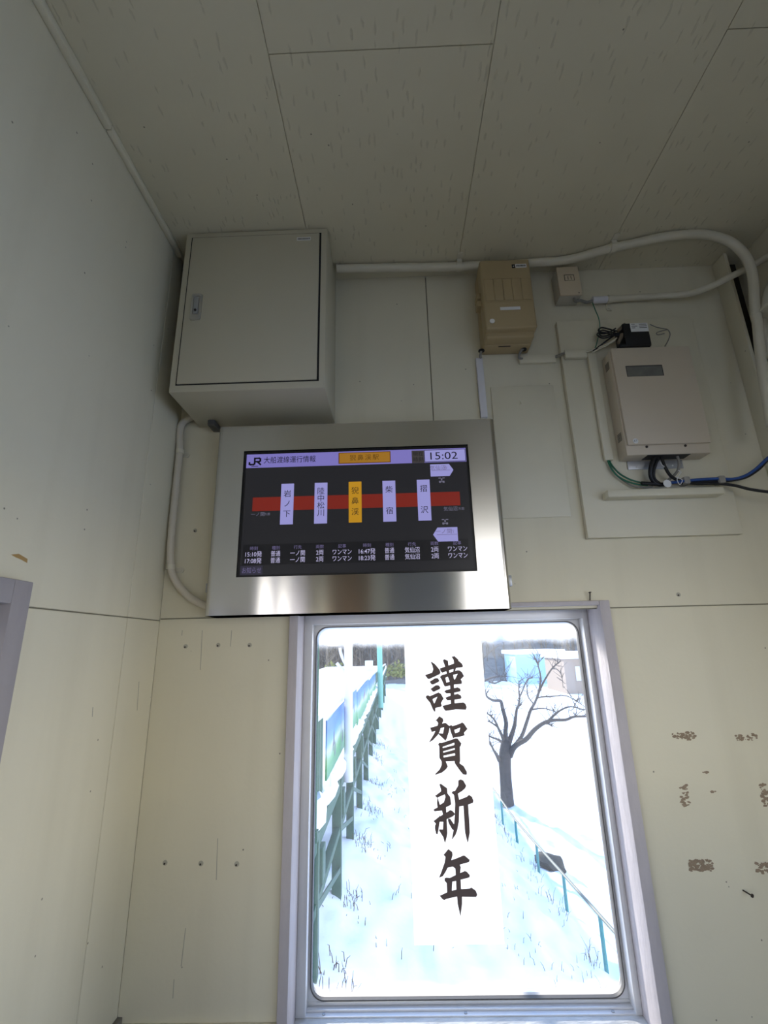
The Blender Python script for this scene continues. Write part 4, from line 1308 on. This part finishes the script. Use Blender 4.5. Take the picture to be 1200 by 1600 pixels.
# ================================================================ outside
def snow_mat():
    m = mat('snow', (0.80, 0.82, 0.845), 0.8, 0, 0.2, 0.04, 3, 0.6, 9)
    return m
M['snow'] = snow_mat()
M['green'] = mat('dark_green_paint', (0.045, 0.10, 0.065), 0.55, 0, 0.3, 0.25, 12)
M['greenlight'] = mat('pale_green_pole_paint', (0.16, 0.40, 0.33), 0.5)
M['teal'] = mat('turquoise_rail_paint', (0.05, 0.23, 0.22), 0.55, 0, 0.3, 0.2, 10)
M['polewhite'] = mat('grey_white_pole', (0.55, 0.56, 0.60), 0.5)
M['bark'] = mat('cherry_bark', (0.085, 0.07, 0.06), 0.9, 0, 0.2, 0.5, 14, 0.5, 30)
M['twig'] = mat('bare_twigs', (0.19, 0.16, 0.125), 0.9, 0, 0.1, 0.3, 1)
M['deadgrass'] = mat('dead_weeds', (0.10, 0.058, 0.034), 0.9, 0, 0.1, 0.4, 8)
M['bush'] = mat('olive_leaves', (0.16, 0.17, 0.05), 0.8, 0, 0.2, 0.3, 5)
M['hill'] = mat('wooded_hill', (0.20, 0.18, 0.155), 0.95, 0, 0.1, 0.55, 0.8, 0.6, 1.5)
M['rock'] = mat('dark_rock', (0.06, 0.055, 0.045), 0.9, 0, 0.2, 0.4, 12, 0.6, 20)
M['shedblue'] = mat('light_blue_sheeting', (0.34, 0.55, 0.78), 0.6)
M['brownwall'] = mat('brown_house_wall', (0.30, 0.24, 0.19), 0.8)


def lerp(a, b, t): return a + (b - a) * t
def clamp01(t): return max(0.0, min(1.0, t))
def sstep(t):
    t = clamp01(t)
    return t * t * (3 - 2 * t)


def ground(x, y):
    zl = -1.28 - 0.075 * clamp01((y - 2.0) / 4.0) * 4.0 - 0.005 * clamp01((y - 6) / 20) * 20
    zr = -3.05 - 0.055 * clamp01((y - 5.0) / 10.0) * 10.0
    u = clamp01((x + 0.6) / 3.3)
    z = lerp(zl, zr, u)
    if x > 2.7:
        z = lerp(zr, -3.75, sstep((x - 2.7) / 2.5))
    if y < 1.5: pass
    if x < -0.6:
        z = lerp(zl, -0.3, clamp01((-0.6 - x) / 6.0))
    z = lerp(z, -0.30, sstep((1.4 - y) / 1.2))          # built up level round the waiting room
    if y > 30:
        z = lerp(z, -3.75, sstep((y - 30) / 15.0))
    nz = 0.13 * noise.noise(Vector((x * 1.7, y * 1.1, 0.3))) + 0.07 * noise.noise(Vector((x * 5, y * 3.2, 4.1)))
    if y > 1.0 and x < 12:
        z += nz * (1.0 if y < 20 else 0.4)
    return z


def graded(a, lo, hi, b, d):
    out, v, s = [], lo, d
    while v > a:
        s *= 1.35; v -= s; out.append(max(v, a))
    out.reverse()
    v = lo
    while v < hi:
        out.append(v); v += d
    s = d
    while v < b:
        out.append(v); s *= 1.22; v += s
    out.append(b)
    return out


gxs = graded(-60, -1.6, 4.6, 110, 0.085)
gys = graded(-45, 1.4, 14.0, 120, 0.11)
sg = MB()
nx = len(gxs)
vs_ = [(x, y, ground(x, y)) for y in gys for x in gxs]
fs_ = []
for j in range(len(gys) - 1):
    for i in range(nx - 1):
        xm, ym_ = (gxs[i] + gxs[i + 1]) / 2, (gys[j] + gys[j + 1]) / 2
        a = j * nx + i
        fs_.append((a, a + 1, a + nx + 1, a + nx))
sg.add(vs_, fs_)
snow = sg.build('snow_ground', M['snow'], smooth=180, loc=(0, 0, 0))
snow['kind'] = 'structure'
pv = MB().box(XL - 4.5, XR + 1.6, YN - 5.0, -0.05, -0.135, -0.121)  # unseen dark ground added to cut light bouncing into the room
struct(pv.build('bounce_cut_paving', mat('dark_bounce_cut', (0.07, 0.07, 0.072), 0.7, 0, 0.3, 0.3, 3), smooth=0))
snow['label'] = 'snow covered bank and field outside the window'

# wooded hillside
hl = MB()
hxs = [-110 + 8 * i for i in range(32)]
hys = [62, 70, 80, 92, 106, 122, 140]
vs_ = []
for y in hys:
    for x in hxs:
        h = 26 * sstep((y - 64) / 70.0) * (1 + 0.25 * noise.noise(Vector((x * 0.03, y * 0.03, 1)))) + 1.5 * noise.noise(Vector((x * 0.11, y * 0.1, 7)))
        vs_.append((x, y, -3.9 + max(0, h)))
n = len(hxs)
hl.add(vs_, [(j * n + i, j * n + i + 1, (j + 1) * n + i + 1, (j + 1) * n + i) for j in range(len(hys) - 1) for i in range(n - 1)])
hill = hl.build('hillside', M['hill'], smooth=180)
hill['kind'] = 'structure'
def hillz(x, y):
    h = 26 * sstep((y - 64) / 70.0) * (1 + 0.25 * noise.noise(Vector((x * 0.03, y * 0.03, 1)))) + 1.5 * noise.noise(Vector((x * 0.11, y * 0.1, 7)))
    return -3.9 + max(0, h)

def bare_tree(mb, base, h, rnd, nb=8, r=None, n=4):
    base = Vector(base)
    r = r or h * 0.018
    top_ = base + Vector((rnd.uniform(-.1, .1) * h, rnd.uniform(-.1, .1) * h, h))
    mb.tube([base, base.lerp(top_, .5), top_], [r, r * .7, r * .15], n, False, 0)
    for k in range(nb):
        t = rnd.uniform(.2, .85)
        p = base.lerp(top_, t)
        a = rnd.uniform(0, 2 * PI)
        L = h * rnd.uniform(.22, .42) * (1.15 - t)
        d = Vector((math.cos(a), math.sin(a), rnd.uniform(.5, 1.3))).normalized()
        q = p + d * L
        mb.tube([p, q], [r * .45, r * .1], 3, False, 0)
        for j in range(3):
            s_ = p.lerp(q, rnd.uniform(.3, .8))
            d2 = (d + Vector((rnd.uniform(-.8, .8), rnd.uniform(-.8, .8), rnd.uniform(-.2, .8)))).normalized()
            mb.tube([s_, s_ + d2 * L * .5], [r * .25, r * .08], 3, False, 0)

rw = random.Random(11)
wd_ = MB()
for i in range(420):
    y = rw.uniform(67, 105)
    x = rw.uniform(-0.22, 0.46) * (y + S)
    if rw.random() < .4:
        y = rw.uniform(66, 76)
        x = rw.uniform(-0.2, 0.10) * y
    bare_tree(wd_, (x, y, hillz(x, y) - 0.2), rw.uniform(4.5, 9), rw, 7, n=3)
tag(wd_.build('bare_woods', M['twig'], smooth=0), 'bare brown winter woods covering the distant hillside', 'woods', kind='stuff')

# ---------------------------------------------------------------- raised platform on the left
XPF = -0.65
plat = tag(empty('station_platform', (XPF, 3, -1.5)), 'snowy raised platform on dark green steel posts at left outside', 'platform')
pd = MB().box(-4.5, XPF - 0.02, 1.4, 30, -0.34, -0.20)
pd.build('deck', M['snow'], plat, 0)['label'] = 'snow covered deck'
for z, dpt in ((-0.42, 0.14), (-0.86, 0.07)):
    MB().box(XPF - 0.08, XPF - 0.01, 1.4, 30, z - dpt / 2, z + dpt / 2, 0.004).build('beam', M['green'], plat)
post_y = [2.78, 4.35, 5.85, 7.5, 9.3, 11.2, 13.2, 15.4, 17.8, 20.4, 23.2, 26.2]
for y in post_y:
    MB().box(XPF - 0.10, XPF, y - 0.04, y + 0.04, ground(XPF, y) - 0.15, -0.36, 0.004).build('post', M['green'], plat)
for a, b in zip(post_y[:7], post_y[1:8]):
    MB().bar((XPF - 0.012, a, -0.86), (XPF - 0.012, b, ground(XPF, b) + 0.25), 0.05, 0.012, (1, 0, 0)).build('brace', M['green'], plat)
    MB().box(XPF - 0.55, XPF + 0.02, a + 0.06, a + 0.22, -0.74, -0.50, 0.004).build('bracket', M['green'], plat)
# snow lumps lying along the deck edge
rs = random.Random(5)
sl_ = MB()
y = 2.2
while y < 16:
    L = rs.uniform(0.25, 0.7)
    hh = rs.uniform(0.05, 0.12)
    bm = bmesh.new()
    bmesh.ops.create_icosphere(bm, subdivisions=2, radius=1.0)
    for v in bm.verts:
        k_ = 1 + 0.3 * noise.noise(v.co * 1.8 + Vector((y, 0, 0)))
        v.co = Vector((XPF - 0.05 + v.co.x * 0.11 * k_, y + v.co.y * L * 0.55 * k_, -0.22 + v.co.z * hh * k_))
    bm.verts.index_update()
    sl_.add([v.co.copy() for v in bm.verts], [[v.index for v in f.verts] for f in bm.faces])
    bm.free()
    y += L * 1.05
sl_.build('edge_snow', M['snow'], plat)['kind'] = 'stuff'

# fence on the platform edge with a painted mural
fen = tag(empty('platform_fence', (XPF, 8, -0.2)), 'dark green sheet fence on the platform edge with a landscape mural', 'fence')
def top_z(y): return lerp(0.49, -0.02, clamp01((y - 2.5) / 26.0))
def corrugated(y0, y1, zb0, name):
    mb = MB()
    n_ = max(2, int((y1 - y0) / 0.035))
    vs_, fs_ = [], []
    for i in range(n_ + 1):
        y = y0 + (y1 - y0) * i / n_
        x = XPF - 0.04 + (0.008 if (i // 2) % 2 else -0.008)
        vs_ += [(x, y, zb0), (x, y, top_z(y)), (x - 0.012, y, zb0), (x - 0.012, y, top_z(y))]
    for i in range(n_):
        a = 4 * i
        fs_ += [(a, a + 4, a + 5, a + 1), (a + 2, a + 3, a + 7, a + 6), (a + 1, a + 5, a + 7, a + 3)]
    mb.add(vs_, fs_)
    return mb.build(name, M['green'], fen, 0)
corrugated(1.6, 3.2, -0.19, 'sheet_panel')
corrugated(13.6, 28, -0.19, 'sheet_panel')
tr_ = MB().bar((XPF - 0.03, 1.6, 0.51), (XPF - 0.03, 28.2, -0.03), 0.06, 0.045)
tr_.build('top_rail', M['polewhite'], fen)['label'] = 'white top rail'
for y in (1.95, 2.62, 3.17, 6.6, 10.1, 13.55, 17, 21, 25):
    MB().box(XPF - 0.075, XPF - 0.045, y - 0.02, y + 0.02, -0.2, top_z(y)).build('fence_post', M['green'], fen)
def mural_mat():
    m = bpy.data.materials.new('landscape_mural')
    m.use_nodes = True
    nt = m.node_tree
    b = nt.nodes['Principled BSDF']
    b.inputs['Roughness'].default_value = 0.45
    tc = nt.nodes.new('ShaderNodeTexCoord')
    sp = nt.nodes.new('ShaderNodeSeparateXYZ')
    nt.links.new(tc.outputs['Generated'], sp.inputs[0])
    mp = nt.nodes.new('ShaderNodeMapping')
    mp.inputs['Scale'].default_value = (1, 0.9, 2.2)
    nt.links.new(tc.outputs['Object'], mp.inputs['Vector'])
    n = nt.nodes.new('ShaderNodeTexNoise')
    n.inputs['Scale'].default_value = 1.6
    n.inputs['Detail'].default_value = 5
    nt.links.new(mp.outputs['Vector'], n.inputs['Vector'])
    a = nt.nodes.new('ShaderNodeMath'); a.operation = 'MULTIPLY_ADD'
    a.inputs[1].default_value = 0.34
    nt.links.new(n.outputs['Fac'], a.inputs[0])
    nt.links.new(sp.outputs['Z'], a.inputs[2])
    r = nt.nodes.new('ShaderNodeValToRGB')
    e = r.color_ramp.elements
    e[0].position = 0.10; e[0].color = (0.015, 0.16, 0.05, 1)
    e[1].position = 1.1; e[1].color = (0.03, 0.15, 0.42, 1)
    for p_, c_ in ((0.38, (0.04, 0.25, 0.07, 1)), (0.52, (0.16, 0.34, 0.14, 1)), (0.64, (0.40, 0.48, 0.48, 1)), (0.78, (0.10, 0.27, 0.52, 1))):
        q = e.new(p_); q.color = c_
    nt.links.new(a.outputs[0], r.inputs['Fac'])
    nt.links.new(r.outputs['Color'], b.inputs['Base Color'])
    return m
M['mural'] = mural_mat()
for y0, y1 in ((3.20, 6.55), (6.65, 10.05), (10.15, 13.5)):
    za, zb2 = -0.10, top_z((y0 + y1) / 2) - 0.05
    mp_ = MB().box(XPF - 0.022, XPF - 0.006, y0, y1, za - 0.02 * (y0 - 3), zb2).build('mural_panel', M['mural'], fen, 0)
    mp_['label'] = 'blue and green landscape mural panel'
    # small painted figures: birds, trees, a boat
    f_ = MB()
    rr_ = random.Random(int(y0 * 10))
    for k_ in range(7):
        yy = rr_.uniform(y0 + .2, y1 - .2); zz = rr_.uniform(za + .15, zb2 - .12)
        s_ = rr_.uniform(.03, .08)
        f_.add([(XPF - 0.004, yy - s_ * .6, zz - s_), (XPF - 0.004, yy + s_ * .6, zz - s_ * .8), (XPF - 0.004, yy + s_ * .4, zz + s_), (XPF - 0.004, yy - s_ * .3, zz + s_ * .7)], [(0, 1, 2, 3)])
    f_.build('painted_figures', mat('mural_figures', (0.42, 0.16, 0.08) if y0 > 6 else (0.10, 0.10, 0.14), 0.5), mp_, 0)

# poles on the platform
XPL = XPF + 0.075
c0 = PX(544.5, 1190, XPL)
lp = tag(empty('lamp_pole', (XPL, c0.y, -0.3)), 'tall grey white pole in front of the mural fence', 'pole')
MB().tube([(XPL, c0.y, -0.40), (XPL, c0.y, 3.2)], 0.052, 14, True, 0).build('shaft', M['polewhite'], lp)
cb_ = P(533, 1000, c0.y)
MB().box(XPF - 0.17, XPF - 0.05, c0.y - 0.05, c0.y + 0.05, cb_.z - 0.07, cb_.z + 0.25, 0.01).build('box', mat('cream_pole_box', (0.55, 0.50, 0.36), 0.6), lp)
MB().tube([P(531, 1012, c0.y), P(533, 1022, c0.y), P(537, 1032, c0.y), P(541, 1040, c0.y), P(542, 1052, c0.y)], 0.018, 8).build('cable', M['polewhite'], lp)
MB().tube([P(526, 1036, c0.y), P(533, 1044, c0.y), P(541, 1052, c0.y)], 0.02, 8).build('bracket', M['polewhite'], lp)
c1 = PX(588, 1098, XPF)
gpole = tag(empty('signal_pole', (XPF + 0.03, c1.y, -0.6)), 'pale green pole with a small grey board near the fence end', 'pole')
MB().tube([(XPF + 0.13, c1.y, -0.75), (XPF + 0.13, c1.y, 3.4)], 0.085, 12, True, 0).build('shaft', M['greenlight'], gpole)
cs = P(580, 1040, c1.y)
MB().box(XPF - 0.33, XPF - 0.08, c1.y - 0.02, c1.y + 0.02, cs.z - 0.17, cs.z + 0.15, 0.01).build('board', M['polewhite'], gpole)
npz = tag(empty('green_post', (XPF - 0.01, 2.3, -0.2)), 'thin dark green post at the left edge of the window view', 'post')
p_ = P(493.5, 1100, 2.3)
MB().tube([(p_.x, 2.3, -0.25), (p_.x, 2.3, 2.6)], 0.020, 10, True, 0).build('shaft', M['green'], npz)
MB().box(p_.x - 0.03, p_.x + 0.03, 2.27, 2.33, -0.26, -0.19).build('foot', M['green'], npz)

# handrail along the lower edge of the bank
XH = 2.62
hr = tag(empty('handrail', (XH, 9, -3.3)), 'turquoise pipe handrail along the foot of the snowy bank', 'handrail')
hp = []
for (tx_, ty_), (bx_, by_) in (((937, 1430), (938.5, 1535)), ((880, 1366), (886, 1457)), ((838, 1319), (845, 1391)), ((805, 1281), (811, 1345)), ((783, 1250), (788, 1315))):
    t_ = PX(tx_, ty_, XH)
    hp.append(t_)
    zb2 = min(ground(XH, t_.y), t_.z - 0.5) - 0.1
    MB().tube([(XH, t_.y, zb2), tuple(t_)], 0.026, 10, True, 0).build('post', M['teal'], hr)
d = (hp[0] - hp[1])
far = hp[-1] + (hp[-1] - hp[-2]) * 3
MB().tube([hp[0] + d * 1.6] + hp + [far], 0.022, 10, True, 0).build('rail', mat('weathered_rail', (0.17, 0.17, 0.13), 0.6, 0, 0.3, 0.25, 12), hr)
for t_ in (far, hp[-1].lerp(far, .5)):
    MB().tube([(XH, t_.y, ground(XH, t_.y) - .3), tuple(t_)], 0.026, 10, True, 0).build('post', M['teal'], hr)

# the cherry tree
YT = 14.2
tree = tag(empty('cherry_tree', tuple(P(793, 1252, YT))), 'bare cherry tree with thick trunk and spreading branches right of the poster', 'tree')
def tp(cx, cy, dy=0.0): return P(740 + cx / 5.717, 980 + cy / 5.717, YT + dy)
tk = MB().tube([tp(302, 1580), tp(297, 1500), tp(285, 1330), tp(278, 1180), tp(290, 1050), tp(300, 1000)], [0.20, 0.185, 0.17, 0.185, 0.16, 0.12], 12, True, 4)
tk.build('trunk', M['bark'], tree)
brs = [
 ([(325, 1150), (355, 1080), (400, 1040), (470, 1000), (540, 920), (620, 860), (700, 832), (820, 828), (900, 800), (1030, 797)], .085, -1.2),
 ([(375, 1050), (410, 1005), (440, 950), (480, 830), (510, 740), (545, 680), (570, 620), (620, 500), (700, 370), (780, 300)], .062, .9),
 ([(565, 635), (590, 540), (598, 440), (575, 340), (540, 250)], .035, 1.0),
 ([(577, 345), (590, 240)], .015, 1.0),
 ([(315, 1030), (340, 960), (365, 880), (378, 790), (390, 720), (430, 685)], .08, .4),
 ([(395, 720), (410, 640), (404, 560), (405, 480)], .035, .5),
 ([(405, 640), (440, 560), (480, 470), (530, 450)], .025, .6),
 ([(288, 1030), (285, 930), (290, 850), (260, 730), (240, 660), (180, 655), (120, 620), (95, 550)], .075, -.6),
 ([(270, 1020), (250, 960), (220, 900), (180, 820), (110, 760)], .05, -.9),
 ([(215, 890), (170, 860), (115, 830)], .028, -1.0),
 ([(265, 1040), (230, 1010), (180, 990), (125, 970)], .05, .8),
 ([(230, 1190), (205, 1140), (180, 1100), (138, 1015)], .06, -1.0),
 ([(568, 632), (620, 622), (700, 618), (820, 612), (900, 650), (1000, 715)], .022, 1.0),
 ([(525, 735), (620, 725), (700, 745), (760, 775)], .022, .8),
 ([(675, 830), (720, 785), (780, 740), (870, 710), (990, 740)], .035, -1.3),
 ([(620, 860), (670, 865), (700, 888)], .03, -1.2),
 ([(90, 485), (150, 455), (220, 440), (300, 440)], .03, -.6),
 ([(140, 488), (190, 500), (250, 478), (300, 483)], .025, -.6),
 ([(545, 690), (505, 650), (480, 600), (475, 500)], .018, .9),
 ([(705, 370), (750, 380), (785, 430), (800, 540)], .014, 1.0),
]
rt = random.Random(21)
for pts, r0, dy in brs:
    n = len(pts)
    q = [tp(a, b, dy * min(1.0, (i + 0.0) / max(1, n - 1) * 1.5)) for i, (a, b) in enumerate(pts)]
    MBt = MB().tube(q, [r0 * (1 - .75 * i / (n - 1)) + .004 for i in range(n)], 8, True, 4)
    for k in range(5 + 2 * n):
        j = rt.randrange(0, n - 1) if rt.random() < .5 else n - 2
        s_ = q[j].lerp(q[j + 1], rt.random())
        L = rt.uniform(.25, .8)
        e_ = s_ + Vector((rt.uniform(-.6, .6), rt.uniform(-.6, .6), rt.uniform(-.1, .9))) * L
        MBt.tube([s_, s_.lerp(e_, .5) + Vector((rt.uniform(-.05, .05), 0, rt.uniform(-.05, .05))), e_], [.010, .008, .004], 4, False, 0)
    MBt.build('branch', M['bark'], tree)

# far sheds and bushes
YH = 58.0
a = rect((806, 1024), (880, 1020), (882, 1064), (808, 1068), YH)
sh = tag(empty('blue_shed', ((a[0] + a[1]) / 2, YH, -3.75)), 'pale blue shed across the snowy field behind the tree', 'shed')
MB().box(a[0], a[1], YH, YH + 6, -3.9, a[3]).build('wall', M['shedblue'], sh, 0)
MB().box(a[0] - .3, a[1] + .3, YH - .4, YH + 6.4, a[3], a[3] + .5, .1).build('roof', M['snow'], sh, 0)['label'] = 'snow covered roof'
a = rect((882, 1030), (940, 1028), (940, 1058), (882, 1060), YH - 12)
hs = tag(empty('brown_house', ((a[0] + a[1]) / 2, YH - 12, -3.75)), 'brown house beside the blue shed at right window edge', 'house')
MB().box(a[0], a[1], YH - 12, YH - 6, -3.9, a[3]).build('wall', M['brownwall'], hs, 0)
MB().box(a[0] - .3, a[1] + .3, YH - 12.4, YH - 5.6, a[3], a[3] + .6, .1).build('roof', M['snow'], hs, 0)
MB().box(a[0] + 1.0, a[0] + 2.2, YH - 12.06, YH - 11.98, -2.6, -1.3).build('window', M['polewhite'], hs, 0)

def bush(c, r, rnd, n=240):
    mb = MB()
    for i in range(n):
        d_ = Vector((rnd.gauss(0, 1), rnd.gauss(0, 1), abs(rnd.gauss(0, .8)))).normalized() * r * rnd.uniform(.3, 1)
        p = Vector(c) + d_
        s_ = r * .16
        u_ = Vector((rnd.uniform(-1, 1), rnd.uniform(-1, 1), rnd.uniform(-1, 1))).normalized() * s_
        v_ = u_.orthogonal().normalized() * s_
        mb.add([p - u_, p + v_ * .6, p + u_, p - v_ * .6], [(0, 1, 2, 3)])
    return mb
rb_ = random.Random(9)
for (px, py), yy, r, lb_ in (((524, 1048), 34, 1.3, 'yellowish evergreen bush behind the fence left of the pole'), ((622, 1042), 40, 1.2, 'olive evergreen bush beyond the far end of the fence')):
    c = P(px, py + 14, yy)
    tag(bush(tuple(c), r, rb_).build('evergreen_bush', M['bush'], smooth=0), lb_, 'bush')

# dark rock half under snow beyond the handrail
rk = MB()
c = P(862, 1344, 9.6)
bm = bmesh.new()
bmesh.ops.create_icosphere(bm, subdivisions=3, radius=1.0)
for v in bm.verts:
    k_ = 1 + .35 * noise.noise(v.co * 1.6)
    v.co = Vector((c.x + v.co.x * .30 * k_, c.y + v.co.y * .26 * k_, c.z - .05 + v.co.z * .16 * k_ - v.co.x * .08))
bm.verts.index_update()
rk.add([v.co.copy() for v in bm.verts], [[v.index for v in f.verts] for f in bm.faces])
bm.free()
tag(rk.build('dark_rock', M['rock']), 'dark rock poking from the snow behind the handrail', 'rock')

# dead weeds on the bank
rg = random.Random(17)
dw = MB()
spots = [(XPF + .12, y + .05, 40, .24) for y in post_y[:7]]
for t_ in hp:
    spots.append((XH - .12, t_.y + .1, 16, .42))
    spots.append((XH - .25, t_.y - .5, 8, .3))
for k in range(60):
    spots.append((rg.uniform(-.3, 2.3), rg.uniform(3.2, 11), 4, .22))
for x, y, n, h in spots:
    for i in range(n):
        xx, yy = x + rg.gauss(0, .10), y + rg.gauss(0, .16)
        z = ground(xx, yy) - .03
        hh = h * rg.uniform(.2, .7)
        dx_, dy_ = rg.gauss(0, .3) * hh, rg.gauss(0, .3) * hh
        dw.tube([(xx, yy, z), (xx + dx_ * .4, yy + dy_ * .4, z + hh * .6), (xx + dx_, yy + dy_, z + hh * rg.uniform(.6, 1))], [.0045, .0035, .0015], 3, False, 0)
tag(dw.build('dead_weeds', M['deadgrass'], smooth=0), 'brown dead weeds and stalks poking through the snowy bank', 'weeds', kind='stuff')

for o in list(bpy.data.objects):
    if '_o' in o:
        del o['_o']
